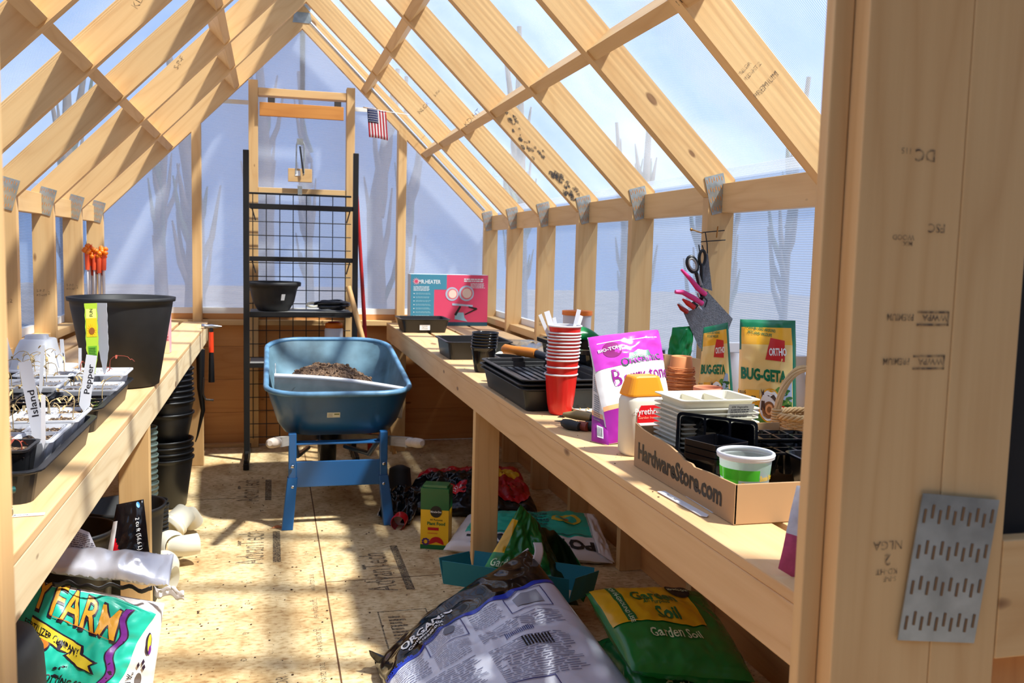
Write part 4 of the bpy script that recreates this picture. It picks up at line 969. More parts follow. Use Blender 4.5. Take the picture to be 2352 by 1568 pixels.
b.dpoly(f, [(.25, .135), (.375, .125), (.375, .115), (.25, .122)], CHR, .002); b.dpoly(f, [(.295, .12), (.305, .115), (.275, .06), (.262, .066)], BLACK, .0022)
b.dpoly(f, [(.35, .118), (.40, .108), (.405, .1), (.33, .065), (.325, .07), (.385, .1), (.35, .110)], BLACK, .0022); b.dpoly(f, [(.27, .08), (.32, .08), (.325, .05), (.345, .025), (.265, .04)], bpy.data.materials['blue print'], .002)
local(b, 'box', t); 
# front small trays
def tray_at(name_, lab, xa, ya, w_, d_, h, m=BLK, ribs=0, cat='tray', draft=.012, lip=.008, z=.0005, rz=0, grp=None):
    o = tray_mb(w_, d_, h, m, lip=lip, draft=draft, ribs=ribs).build(name_, loc=(xa+w_/2, ya+d_/2, ZT+z), rz=rz, bevel=.0008); tag(o, lab, cat, grp); return o
o = tray_at('plastic_tray', 'open black tray with a white label in front of the heater box', .678, 4.91, .262, .26, .075, draft=.018)
MB().box(-.028, .028, 0, .001, -.014, .014, WHT).dlines(flat((-.028, -.0005, -.014), (1, 0, 0), (0, 0, 1)), .01, .046, .004, .024, 3, INKW, .0003).build('label', o, loc=(-.005, -.1265, .03))
tray_at('plastic_tray', 'empty black tray behind the stack of round black pots', .70, 3.68, .27, .29, .075)
for i in range(6):
    z = [0, .016, .031, .046, .061, .074][i]
    if i == 0: t = thing('flower_pot', 'round black pot, lowest of the nested stack beside the slatted tray', 'plant pot', (.765, 3.315, ZT+.001), 0, 'nested round black pots'); pot_mb(.034, .047, .096, BLKG, .008, 40).build('body', t)
    else: dup(t, 'round black pot, %s of the nested stack beside the slatted tray' % ordn[5-i], (.765+.001*i, 3.315, ZT+.001+z*.72))
# slatted trays
def bigtray(lab, z, dx, dy, ribs):
    o = tray_mb(.262, .53, .066, BLK, lip=.010, draft=.014, rad=.018).build('plastic_tray', loc=(.815+dx, 2.715+dy, ZT+.0008+z), bevel=.0008); tag(o, lab, 'tray', 'stacked long black trays')
    if ribs:
        b = MB()
        for i in range(9): b.box(-.105+i*.024, -.091+i*.024, -.235, .235, .036, .039, mat('shiny slat plastic', (60, 62, 70), .18) if i == 0 else bpy.data.materials['shiny slat plastic'])
        b.build('slats', o)
    return o
bigtray('long black tray, lowest of the stack by the red cups', 0, 0, 0, False); bigtray('long black tray in the middle of the stack by the red cups', .012, -.002, .004, False); bigtray('long black slatted tray, topmost of the stack by the red cups', .024, .006, .012, True)
# red cups
def cup(m=RED):
    t = thing('plastic_cup', '', 'cup', (0, 0, 0), 0, 'stack of red plastic cups')
    fl = lambda a, z: 1+.014*math.cos(a*18)*max(0, min(1, (.095-z)*30))*max(0, min(1, (z-.015)*60))
    MB().lathe([(.029, .001), (.0305, .003), (.033, .012), (.0365, .03), (.041, .075), (.0425, .096), (.0445, .112)], m, 72, mod=fl, cap0=True).build('outside', t)
    b = MB().lathe([(.0435, .112), (.0415, .096), (.040, .075), (.0355, .03), (.030, .008), (.001, .008)], WHP, 40); b.build('lining', t)
    MB().tube([(.0455*math.cos(i*PI/20), .0455*math.sin(i*PI/20), .1125) for i in range(42)], .0024, WHP, 8, False).build('rim', t); return t
cz = [0, .021, .040, .050, .0595, .0685, .0785, .0885, .0985, .1065, .1155, .134]
c0 = cup(); cx, cy = .780, 2.418; n = 12
for i, z in enumerate(cz):
    lb = 'red plastic cup, %s of the tall stack on the right bench' % ('bottom one' if i == 0 else 'topmost, holding white plant markers,' if i == 11 else ordn[11-i]+' from the top')
    p = (cx+z*.06+(.0015 if i % 3 == 1 else 0), cy, ZT+.001+z)
    if i == 0: c0.location = p; c0['label'] = lb
    else: tcup = dup(c0, lb, p)
zc = ZT+cz[-1]; cxx = cx+cz[-1]*.06
for k, (dx, dy, tx, ty, w_, L, lb) in enumerate(((-.012, -.006, R(8), R(-17), .016, .150, 'wide white plant marker leaning left at the front of the top red cup'), (-.018, .004, R(4), R(-24), .010, .146, 'white plant marker leaning furthest left in the top red cup'), (-.002, .006, R(6), R(-12), .010, .128, 'short pointed white marker at the centre of the top red cup'), (.004, .0, R(10), R(20), .020, .142, 'broad white plant marker leaning right in the top red cup'), (.016, .012, R(4), R(14), .012, .152, 'narrow white marker furthest right in the top red cup'))):
    marker(lb, (cxx+dx*.6, cy+dy, zc+.010), L, w_, (-tx, ty), 0)
# pruners lying at the bench edge
t = thing('hand_pruner', 'old pruners with worn brown and black grips at the front edge of the right bench', 'pruners', (.765, 2.215, ZT+.012))
BR = C_('rust red grip', (130, 52, 34), .5); KH = C_('khaki grip', (150, 126, 76), .4)
MB().tube([(-.030, .03, .018), (-.005, 0, .022), (.025, -.03, .020)], [.006, .013, .011], KH, 10).tube([(.025, -.03, .020), (.034, -.040, .019)], [.0115, .009], BLK, 10).build('grip', t)
MB().tube([(.0, .03, .016), (.025, .008, .020), (.05, -.02, .014)], [.006, .010, .010], BLK, 10).build('grip', t)
MB().tube([(-.035, .01, .0), (-.03, -.02, .001), (-.012, -.045, .0)], [.011, .014, .011], BLKD, 10).tube([(-.008, -.03, .0), (.008, -.05, .0)], .012, BR, 10).tube([(.01, -.035, .001), (.025, -.05, .002)], .013, BLK, 10).build('lower_grip', t)
MB().tube([(-.04, .05, .008), (-.03, .03, .014)], [.001, .005], DSTEEL, 6).tube([(-.055, .03, .002), (-.035, .012, .003)], [.001, .004], DSTEEL, 6).build('blade', t)
# dish
t = thing('dish', 'small cream dish with dried crumbs behind the old pruners', 'dish', (ZP(1362, 946).x, ZP(1362, 946).y, ZT+.001))
MB().lathe([(.045, 0), (.058, .004), (.066, .012), (.064, .013), (.055, .006), (.001, .004)], CRM, 40, cap0=True).build('body', t)
b = MB()
for k in range(14): a, r_ = k*2.4, .01+.003*k; b.lathe([(.0005, 0), (.004, .002), (.0005, .004)], STEM, 5, (r_*math.cos(a), r_*math.sin(a), .005))
b.build('crumbs', t)
# purple plant food pouch
t = thing('fertilizer_pouch', 'tall purple and white plant food pouch standing behind the yellow capped jug', 'pouch', (.86, 2.06, ZT))
W_, H_ = .17, .27
fr, bk = patch(P(1398, 1020, z=ZT+.002), P(1548, 1000, y=2.06), P(1349, 775, y=2.14), P(1512, 756, y=2.14), W_, H_, .032, .004, 7, 2, .5)
MAG = mat('magenta film', (196, 60, 182), .16, bump=.1, bscale=22); WFM = mat('white pouch film', (232, 228, 224), .2, bump=.1, bscale=18); MAG2 = C_('deep magenta film', (150, 30, 140), .25); PCH = C_('peach band', (246, 178, 120), .3)
def pm(x, y): return WFM
b = MB(); pillow(b, fr, bk, W_, H_, pm, 34, 60)
X0, X1 = (lambda y: .001), (lambda y: W_-.001)
b.sheet(lambda u, v: fr(.001+u*(W_-.002), (.178+.05*u*W_)+(H_-.001-.178-.05*u*W_)*v, .0006), 30, 24, MAG); b.sheet(lambda u, v: fr(.001+u*(W_-.002), .001+v*.076, .0006), 30, 16, MAG2); b.sheet(lambda u, v: fr(.001+u*(W_-.002), .077+v*.011, .0006), 30, 2, PCH)
b.dell(fr, .040, .224, .020, .021, C_('plum print', (140, 30, 110), .3), .0012); b.dtext(fr, 'BIO-TONE', .012, .221, .0115, WHITE, R(4), .02, .002, sx=.95)
GRP = C_('pouch green', (30, 112, 84), .3); b.dpoly(fr, [(.068, .192), (.128, .199), (.124, .214), (.074, .208)], GRP, .0014); b.dpoly(fr, [(.080, .206), (.118, .212), (.1, .218)], GRP, .0014); b.dtext(fr, 'Espoma', .080, .1965, .012, CRM, R(5), .01, .0022, sx=.85)
DGR = C_('dark green print', (30, 84, 70), .4)
b.dtext(fr, 'O', .052, .176, .030, DGR, R(5), .0, .0016, sx=.85); b.dtext(fr, 'RGANIC', .074, .180, .0225, DGR, R(5), .004, .0016, sx=.95)
b.dtext(fr, 'B', .030, .130, .062, bpy.data.materials['deep magenta film'], R(4), .0, .0016, sx=.62); b.dtext(fr, 'erry-tone', .054, .135, .046, MAG2, R(4), .004, .0016, sx=.66)
b.dtext(fr, '3', .135, .12, .02, MAG2, 0, 0, .0016) if False else None
b.drect(fr, .0, W_, .245, .2475, C_('zip white', (246, 214, 244), .15), .001)
local(b, 'pouch_body', t)
# left gusset
fr2, bk2 = patch(P(1358, 1012, z=ZT+.004), P(1398, 1022, z=ZT+.002), P(1362, 840, y=2.155), P(1392, 870, y=2.10), .05, .18, .006, .002, 5, 6)
b = MB(); pillow(b, fr2, bk2, .05, .18, lambda x, y: MAG2 if y < .06 else (PCH if y < .075 else C_('gusset cream', (226, 214, 200), .3) if 'gusset cream' not in bpy.data.materials else bpy.data.materials['gusset cream']), 12, 30)
b.dlines(fr2, .008, .045, .12, .175, 12, C_('gusset print', (120, 120, 120)), .0015); b.dlines(fr2, .01, .03, .05, .115, 12, bpy.data.materials['gusset print'], .0015); b.drect(fr2, .02, .038, .012, .04, WHITE, .0015)
for i in range(5): b.drect(fr2, .022+i*.003, .0232+i*.003, .015, .037, BLACK, .002)
local(b, 'gusset', t)
# jug with yellow cap
jc = V((.807, 1.905, ZT+.001))
t = thing('insecticide_jug', 'white jug with a yellow cap and red label beside the cardboard box', 'jug', jc, R(6))
b = MB(); b.loft([rrect(.085, .055, .02, 0), rrect(.098, .064, .024, .008), rrect(.100, .066, .024, .10), rrect(.098, .064, .02, .122), rrect(.092, .058, .02, .132), rrect(.085, .05, .02, .134)], CRM, True, True, True); b.build('bottle', t)
b = MB(); b.loft([rrect(.094, .06, .016, .1345), rrect(.094, .06, .016, .138), rrect(.070, .046, .012, .175), rrect(.062, .040, .01, .178)], mat('amber cap', (246, 178, 44), .35, sub=.35), True, True); b.build('cap', t, bevel=.002)
f = flat((-.028, -.0335, .02), (1, 0, 0), (0, 0, 1)); b = MB(); RL = C_('label red', (222, 24, 34), .3); b.drect(f, 0, .075, .002, .076, RL, .0006); b.dpoly(f, [(0, .076), (.075, .076), (.075, .095), (.008, .095)], RL, .0006); b.drect(f, 0, .075, .050, .056, WHITE, .001)
b.dtext(f, 'Pyrethrin', -.006, .075, .020, WHITE, 0, .01, .0014, sx=.85); b.dtext(f, 'Garden Insect', .003, .065, .0085, C_('peach print', (250, 180, 150)), 0, .0, .0014); b.dlines(f, .003, .07, .01, .045, 6, bpy.data.materials['deep magenta film'] if False else C_('label dark', (140, 10, 20)), .0012)
b.build('label', t)

# ------------------------------------------------ cardboard tray box
t = thing('cardboard_box', 'open cardboard tray box with large black lettering along its long side', 'box', (.95, 1.58, ZT+.001))
bx0, bx1, by0, by1 = .748, 1.09, 1.356, 1.795
prof = [(0, .069), (.10, .066), (.155, .062), (.165, .066), (.20, .066), (.215, .071), (.26, .078), (.30, .081), (.35, .082), (.40, .085), (.439, .092)]
zb = ZT+.001
def bx(b, n, **k): o = b.build(n, t, **k); o.location = -V(t.location); return o
f = lambda x, y, h=0: V((bx0-h, by1-x, zb+y))       # left face seen from the aisle; x runs toward the camera
Lb = by1-by0
out_ = [(0, 0), (Lb, 0)]+[(Lb-a, z) for a, z in prof]
b = MB(); b.prism(out_, -.004, CARD, f)
b.dtext(f, 'HardwareStore.com', .022, .021, .047, BLACK, 0, .035, .0008, sx=(Lb-.066)/(text_geo('HardwareStore.com', .035)[2]*.047), maxlen=.2)
bx(b, 'printed_side')
bx(MB().box(bx0+.0001, bx1, by0, by0+.004, zb, zb+.069, CARD), 'end_panel', bevel=.001)
bx(MB().box(bx0+.005, bx1, by1-.004, by1, zb, zb+.085, CARD), 'end_panel', bevel=.001)
bx(MB().box(bx1, bx1+.004, by0, by1, zb, zb+.075, CARD), 'side_panel', bevel=.001)
bx(MB().box(bx0+.005, bx1-.001, by0+.005, by1-.005, zb, zb+.004, CARD), 'bottom')
BZ = zb+.0045
# fibre packs stacked
fm, D_1, D_2 = cellpack_mb(3, 1, .048, .105, .064, FIB, .003)
fm = MB(); fm.loft([rrect(.125, .085, .012, 0), rrect(.158, .118, .012, .056), rrect(.176, .132, .006, .060), rrect(.176, .132, .006, .062), rrect(.156, .116, .012, .062), rrect(.122, .082, .012, .003)], FIB, True, True)
for x in (-.026, .026): fm.box(x-.003, x+.003, -.055, .055, .02, .058, FIB)
p = V((.872, 1.722, BZ))
for i in range(10):
    lb = 'cream moulded pack, %s of the stack standing in the cardboard box' % ('topmost' if i == 9 else 'lowest' if i == 0 else ordn[9-i]+' from the top')
    z = .042+i*.0095 if i < 9 else .042+9*.0095+.012
    if i == 0: t3 = thing('fibre_pack', lb, 'plant pack', (p.x, p.y, BZ+.0), R(2), 'stacked cream moulded packs'); fm.build('pack', t3)
    else: q_ = dup(t3, lb, (p.x+.0015*(i % 2), p.y-.001*(i % 3), BZ+i*.0095+(.008 if i == 9 else 0)))
fl9 = flat((.012, -.0615, .02), (1, 0, 0), (0, -.28, 1)); b = MB(); b.drect(fl9, 0, .058, 0, .036, C_('label cream', (232, 230, 214)), .001); b.dtext(fl9, '606 Vegetable', .007, .028, .0065, BLACK, 0, .01, .0016); b.dlines(fl9, .006, .052, .012, .026, 3, C_('label grey', (90, 90, 90)), .0016)
for i in range(14): b.drect(fl9, .009+i*.0026, .0102+i*.0026+(.0006 if i % 3 else 0), .003, .010, BLACK, .0016)
b.build('label', q_)
# black inserts leaning, square pots, cell trays
t4 = thing('cell_insert', 'glossy black cell insert tilted against the cream packs', 'cell insert', P(1632, 1008, y=1.655)); t4.rotation_euler = (R(62), R(6), R(-14))
b, a1, a2 = cellpack_mb(3, 1, .046, .075, .05, BLKG, .004); b.build('cells', t4); t4.location.z = BZ+.064
sq = MB(); sq.loft([rrect(.062, .062, .008, 0), rrect(.083, .083, .008, .062), rrect(.088, .088, .01, .063), rrect(.088, .088, .01, .074), rrect(.085, .085, .008, .0745), rrect(.081, .081, .008, .06), rrect(.060, .060, .006, .003)], BLKG, True, True)
p = V((max(.808, P(1624, 1040, y=1.545).x), 1.545, BZ))
for i in range(3):
    if i == 0: t5 = thing('square_pot', 'square black pot, lowest of the stack in the cardboard box', 'plant pot', p, R(20), 'stack of square black pots'); sq.build('pot', t5)
    else: dup(t5, 'square black pot, %s of the stack in the cardboard box' % ('middle one' if i == 1 else 'topmost'), (p.x, p.y, p.z+i*.013))
for k, (x, y, z, lb, rz) in enumerate(((1.01, 1.69, .03, 'black many celled tray at the back right of the cardboard box', -8), (1.0, 1.60, .022, 'black many celled tray in the middle right of the cardboard box', -4))):
    b, a1, a2 = cellpack_mb(4, 2, .034, .040, .045, BLKG, .004); o = thing('cell_insert', lb, 'cell insert', (x, y, BZ+z), R(rz)); b.build('cells', o)
t6 = thing('square_pot', 'wide open square black container nearest the post in the cardboard box', 'plant pot', (1.0, 1.455, BZ), R(-4))
MB().loft([rrect(.10, .10, .015, 0), rrect(.13, .125, .02, .075), rrect(.14, .135, .022, .076), rrect(.14, .135, .022, .08), rrect(.128, .123, .018, .08), rrect(.096, .096, .012, .003)], BLKG, True, True).build('pot', t6)
# clear tub with green print
t7 = thing('plastic_tub', 'round clear tub with bright green bands at the front of the cardboard box', 'tub', (P(1712, 1060, y=1.432).x, 1.432, BZ+.010)); t7.scale = (1.05, 1.05, 1.35)
CL = mat('frosted clear plastic', (206, 214, 210), .3, alpha=.55, sub=.3); LG = mat('lime print', (96, 214, 60), .35, sub=.35)
MB().lathe([(.034, 0), (.036, .003), (.0435, .062)], CL, 48, cap0=True).build('body', t7)
b = MB(); b.tube([(.0455*math.cos(i*PI/24), .0455*math.sin(i*PI/24), .066) for i in range(50)], .003, WHP, 8, False); b.lathe([(.044, .060), (.0475, .062), (.0475, .065), (.043, .068)], WHP, 48); b.build('rim', t7)
fc = lambda x, y, h=0: V(((.0357+.125*y*.97+h+.0006)*math.sin(x/.04), -(.0357+.125*y*.97+h+.0006)*math.cos(x/.04), y))
b = MB(); b.drect(fc, -.055, .004, .036, .050, LG, 0, .004); b.drect(fc, .045, .19, .036, .050, LG, 0, .004); b.drect(fc, -.06, -.03, .008, .05, LG, .0002, .004); b.dell(fc, -.022, .028, .006, .006, YEL, .0006, 14); b.dtext(fc, 'Bonnie Plants', .005, .036, .010, YEL, 0, .03, .0008, sx=.62); b.dtext(fc, 'Growers throughout the USA', .004, .027, .005, WHITE, 0, .0, .0008, sx=.62); b.dpoly(fc, [(-.03, .0), (.01, .0), (-.0, .008), (-.02, .015), (-.03, .015)], LG, .0006)
b.build('printed_band', t7)
o = MB().box(-.03, .03, 0, .0008, 0, .034, C_('care card', (196, 220, 224))).dlines(flat((-.028, -.0003, .002), (1, 0, 0), (0, 0, 1)), .004, .05, .004, .028, 4, BLACK, .0003).build('care_label', loc=(P(1640, 1060, y=1.49).x, 1.487, BZ+.008), rz=R(20)); tag(o, 'small pale printed care label between the square pots and the clear tub', 'label')
# paper plant labels by the box
for (u_, v_, a_, lb) in ((1572, 1158, -57, 'white lettered plant label lying nearest the bench edge beside the box'), (1590, 1150, -61, 'white plant label lying under the other against the cardboard box')):
    p = ZP(u_, v_); o = MB().prism([(-.085, -.008), (.08, -.008), (.088, 0), (.08, .008), (-.085, .008)], .0012, WHP, flat((0, 0, 0), (math.cos(R(a_+-30)), math.sin(R(a_-30)), 0), (-math.sin(R(a_-30)), math.cos(R(a_-30)), 0)))
    o.dtext(flat((0, 0, .0013), (math.cos(R(a_-30)), math.sin(R(a_-30)), 0), (-math.sin(R(a_-30)), math.cos(R(a_-30)), 0)), 'Sweet pea', -.06, -.004, .010, MARK, 0, 0, .0004, maxlen=1)
    tag(o.build('plant_label', loc=(p.x-.004 if 'nearest' in lb else p.x+.008, p.y, ZT+(.0018 if 'nearest' in lb else .0006))), lb, 'plant label')

# ------------------------------------------------ slug bait bags
BGY = mat('bait bag yellow', (240, 206, 130), .25, bump=.08, bscale=20); BGO = C_('bait bag orange', (246, 182, 50), .25); BGG = C_('bait bag green', (16, 112, 74), .22)
def bait(lab, cs, W_, H_, seed, T):
    t = thing('slug_bait_bag', lab, 'bag', (cs[0].x+.05, cs[0].y, ZT))
    fr, bk = patch(*cs, W_, H_, T, .0045, 6, seed, .5)
    def bm_(x, y):
        if y > H_-.0148 or (x > W_*(1-4/44) and y > .03): return BGG
        if x < W_/44 and y > H_*.75: return BGG
        if y > H_*.80-.0*x: return BGO
        return BGY
    b = MB(); pillow(b, fr, bk, W_, H_, bm_, 44, 66, BGY)
    k = W_/.14
    b.dpoly(fr, [(.058*k, .168), (.105*k, .164), (.107*k, .205), (.072*k, .210), (.064*k, .19)], C_('bait red', (206, 44, 44), .3) if 'bait red' not in bpy.data.materials else bpy.data.materials['bait red'], .0012); b.dtext(fr, 'ORTHO', .066*k, .176, .020, WHITE, 0, .03, .002, sx=.62*k)
    b.dtext(fr, 'BUG-GETA', .004, .130, .030, BGG, R(-3), .045, .0014, sx=.72*k, shear=-.06)
    b.dtext(fr, '5 CAN BE USED AROUND', .012, .228, .008, BGG, R(-6), .02, .0014, sx=.8*k); b.dtext(fr, 'PETS AND WILDLIFE', .018, .218, .008, BGG, R(-6), .02, .0014, sx=.8*k)
    b.drect(fr, .0, .045*k, .078, .108, BGO, .0012); b.dtext(fr, 'KILLER', .006, .085, .016, BLACK, 0, .02, .002, sx=.7*k); b.dtext(fr, 'SLUG', .002, .1, .008, BLACK, 0, .02, .002, sx=.7*k); b.drect(fr, 0, .045*k, .072, .078, BGG, .0013); b.drect(fr, 0, .045*k, .052, .072, C_('bait pale', (206, 212, 224)) if 'bait pale' not in bpy.data.materials else bpy.data.materials['bait pale'], .0012)
    b.dtext(fr, '3 WEEKS', .006, .055, .009, BLACK, 0, .0, .0018, sx=.8*k); b.drect(fr, 0, W_-.012, .0, .052, BGG, .0011); b.dpoly(fr, [(.03*k, 0), (W_-.016, 0), (W_-.016, .11), (.09*k, .115), (.07*k, .10), (.045*k, .06), (.03*k, .03)], C_('grass print', (96, 150, 66)) if 'grass print' not in bpy.data.materials else bpy.data.materials['grass print'], .0015)
    b.dpoly(fr, [(.085*k, .09), (W_-.016, .085), (W_-.016, .125), (.11*k, .128)], C_('sky print', (160, 180, 206)) if 'sky print' not in bpy.data.materials else bpy.data.materials['sky print'], .0018)
    g2 = bpy.data.materials.get('leaf print') or C_('leaf print', (44, 100, 44)); tm = bpy.data.materials.get('tomato print') or C_('tomato print', (222, 50, 30))
    rr = random.Random(seed)
    for q in range(22): b.dell(fr, rr.uniform(.09, .125)*k, rr.uniform(.055, .11), .008, .003, g2, .0021, 7)
    for q in range(7): b.dell(fr, (.093+.009*(q % 4))*k, .055+.013*(q//4)+.004*(q % 2), .0065, .0065, tm, .0024, 12)
    lt = bpy.data.materials.get('lettuce print') or C_('lettuce print', (120, 60, 62)); l2 = bpy.data.materials.get('lettuce light') or C_('lettuce light', (130, 176, 70))
    for q in range(9): b.dell(fr, (.05+.008*(q % 3))*k, .012+.010*(q//3), .008, .007, lt, .0021, 9); b.dell(fr, (.085+.008*(q % 3))*k, .008+.009*(q//3), .009, .007, l2, .0022, 9)
    b.dell(fr, .070*k, .078, .026*k, .034, BGO, .0026, 30); b.dell(fr, .070*k, .078, .0235*k, .031, WHITE, .003, 30)
    sn = bpy.data.materials.get('snail print') or C_('snail print', (150, 100, 60)); s2 = bpy.data.materials.get('snail dark') or C_('snail dark', (84, 62, 52))
    b.dpoly(fr, [(.048*k, .112), (.052*k, .104), (.056*k, .110), (.055*k, .10), (.06*k, .07), (.082*k, .055), (.062*k, .056), (.050*k, .07), (.050*k, .10)], s2, .0034); b.dell(fr, .067*k, .070, .014*k, .017, sn, .0038); b.dell(fr, .068*k, .071, .009*k, .011, bpy.data.materials['peach band'], .0042); b.dell(fr, .068*k, .071, .005*k, .006, sn, .0046)
    b.dpoly(fr, [(.062*k, .098), (.078*k, .1), (.09*k, .085), (.094*k, .068), (.084*k, .084), (.074*k, .093)], s2, .0034)
    local(b, 'bag_body', t); return t
ya = 2.10
bait('yellow slug bait bag to the left, partly behind the twine cone and the cream packs', (P(1602, 975, z=ZT+.003) if False else V((P(1600, 900, y=2.20).x, 2.20, ZT+.002)), V((P(1694, 900, y=2.16).x, 2.16, ZT+.002)), P(1616, 752, y=2.22), P(1672, 740, y=2.2)), .11, .245, 3, .022)
bait('wide yellow slug bait bag to the right, behind the wicker basket', (V((P(1699, 900, y=1.97).x, 1.97, ZT+.002)), V((P(1836, 900, y=1.93).x, 1.93, ZT+.002)), P(1700, 733, y=1.99), P(1828, 736, y=1.95)), .14, .245, 7, .028)
# wicker basket
bc = V((P(1862, 960, y=1.80).x, 1.83, ZT+.001))
t = thing('wicker_basket', 'small wicker basket with arched handle at the right by the post', 'basket', bc)
b = MB()
for k in range(20):
    z = .006+k*.0042; r_ = .052+.014*(z/.09)
    b.tube([((r_+.0018*math.cos(a*16+PI*(k % 2)))*math.cos(a), (r_+.0018*math.cos(a*16+PI*(k % 2)))*math.sin(a)*.85, z) for a in [i*2*PI/96 for i in range(97)]], .0022, WICK, 5, False)
for k in range(32): a = k*2*PI/32; b.tube([(.050*math.cos(a), .0425*math.sin(a), .0), (.066*math.cos(a), .056*math.sin(a), .092)], .002, WICK, 5)
b.lathe([(.001, .002), (.05, .002), (.05, .005), (.001, .005)], WICK, 24)
b.build('body', t)
b = MB()
for q in range(4): b.tube([((.068+.004*math.cos(a*9+q*PI/2))*math.cos(a), (.058+.004*math.cos(a*9+q*PI/2))*math.sin(a), .094+.005*math.sin(a*9+q*PI/2)) for a in [i*2*PI/90 for i in range(91)]], .0032, WICK, 6, False)
b.build('braided_rim', t)
b = MB()
for q in range(6):
    ph = q*PI/3; b.tube([(-.068*math.cos(a)*(1+.0)+.005*math.cos(ph+a*1.5), .005*math.sin(ph+a*1.5), .085+.115*math.sin(a)+.004*math.cos(ph)) for a in [i*PI/24 for i in range(25)]], .0035, WICK, 6)
for s_ in (-1, 1):
    for q in range(7): b.tube([(s_*.068+.010*math.cos(a), .010*math.sin(a), .07+q*.006) for a in [i*PI/6 for i in range(13)]], .0028, WICK, 5, False)
b.build('handle', t)
# twine cone
t = thing('twine_cone', 'cone of orange twine standing behind the jug', 'twine', (P(1562, 900, y=2.27).x, 2.27, ZT+.001))
b = MB().lathe([(.048, 0), (.048, .004), (.028, .176), (.026, .178), (.012, .178), (.011, .15)], TWINE, 36, cap0=True); b.build('cone', t)
b = MB(); rr = random.Random(4)
for k in range(42):
    z = .008+k*.0034; tl_ = rr.uniform(-.006, .006); ph = rr.uniform(0, 6.3); r_ = .0505-.019*z/.176+rr.uniform(0, .003)
    b.tube([(r_*math.cos(a), r_*math.sin(a), z+tl_*math.sin(a+ph)+.0) for a in [i*2*PI/24 for i in range(25)]], .0014, TWINE, 4, False)
b.build('winding', t)
# terracotta saucers/pots
for k, (u_, z_, rz, lb) in enumerate(((1626, .052, 10, 'terracotta pot nested on top, behind the cream packs'), (1630, .030, -6, 'terracotta pot underneath, behind the cream packs'))):
    t = thing('terracotta_pot', lb, 'plant pot', (P(u_, 900, y=2.03).x, 2.03, ZT+.001+(.030 if k == 0 else 0)), 0, 'nested terracotta pots'); pot_mb(.026, .034, .10, TERRA, .012, 36, .004).build('body', t)
# white sprayer bottles behind
for u_, y_, lb in ((1692, 2.33, 'white sprayer head showing between the two slug bait bags'), (1848, 1.99, 'white sprayer head to the right of the wide slug bait bag')):
    t = thing('spray_bottle', lb, 'spray bottle', (P(u_+12, 800, y=y_).x, y_+.04, ZT+.001))
    MB().lathe([(.03, 0), (.032, .004), (.032, .12), (.014, .16), (.013, .175)], WHP, 24, cap0=True, cap1=True).build('bottle', t)
    MB().box(-.045, .018, -.010, .010, .176, .205, WHP).box(-.058, -.045, -.007, .007, .182, .196, WHP).tube([(-.02, 0, .176), (-.034, 0, .15), (-.03, 0, .135)], .005, WHP, 6).build('sprayer_head', t, bevel=.004)
# tall kraft box and small things behind the pouch
t = thing('cardboard_box', 'brown cardboard box standing behind the purple pouch', 'box', (1.13, 2.42, ZT+.001))
b = MB(); b.prism([(0, 0), (.20, 0), (.20, .12), (.12, .155), (.0, .17)], .05, CARD, flat((-.07, -.0, 0), (1, .15, 0), (0, 0, 1))); b.build('carton', t, bevel=.002)
t = thing('plastic_bag', 'crumpled translucent green plastic bag between the pouch and the bait bag', 'bag', (P(1562, 800, y=2.47).x, 2.50, ZT))
fr, bk = patch(V((P(1520, 800, y=2.5).x, 2.5, ZT+.002)), V((P(1580, 800, y=2.5).x, 2.5, ZT+.002)), P(1545, 752, y=2.5), P(1594, 748, y=2.52), .1, .2, .02, .01, 9, 5)
b = MB(); pillow(b, fr, bk, .1, .2, mat('green poly film', (30, 158, 84), .18, sub=.4)); local(b, 'film', t)
# deep black bin with a green sheet and orange lid at the wall
t = thing('storage_bin', 'deep glossy black bin standing against the right wall studs', 'bin', (1.09, 2.98, ZT+.001), R(0))
MB().loft([rrect(.24, .42, .03, 0), rrect(.28, .46, .03, .125), rrect(.31, .49, .03, .127), rrect(.31, .49, .03, .142), rrect(.275, .455, .03, .142), rrect(.235, .415, .03, .004)], BLKG, True, True).build('body', t, bevel=.001)
t = thing('plastic_cover', 'bright green plastic dome resting on the rim of the deep black bin', 'plastic cover', (P(1336, 738, y=3.13).x, 3.13, ZT+.1435))
MB().sheet(lambda u, v: V(((u-.5)*.14, (v-.5)*.10, .045*math.sin(PI*(.15+.85*u))**.7*math.sin(PI*v)**.5)), 20, 12, mat('bright green plastic', (22, 150, 74), .3, sub=.3)).build('dome', t, solid=.002)
t = thing('lidded_tub', 'white tub with a flat orange lid behind the green dome', 'tub', (P(1326, 716, y=3.42).x, 3.42, ZT+.001)); zt_ = P(1326, 716, y=3.37).z-ZT; MB().lathe([(.05, 0), (.052, .004), (.056, zt_-.016)], WHP, 32, cap0=True).build('body', t); MB().lathe([(.06, zt_-.016), (.06, zt_), (.001, zt_)], ORG, 32, cap0=True).build('lid', t)
# small cell trays at mid bench
b, a1, a2 = cellpack_mb(3, 2, .055, .055, .055, BLKG, .004); t = thing('cell_insert', 'black cell insert behind the red cups', 'cell insert', (P(1262, 800, y=3.25).x, 3.28, ZT+.004), R(0)); b.build('cells', t)
tray_at('plastic_tray', 'smaller grey black tray just left of the deep bin', .835, 3.30, .10, .16, .05, draft=.008)
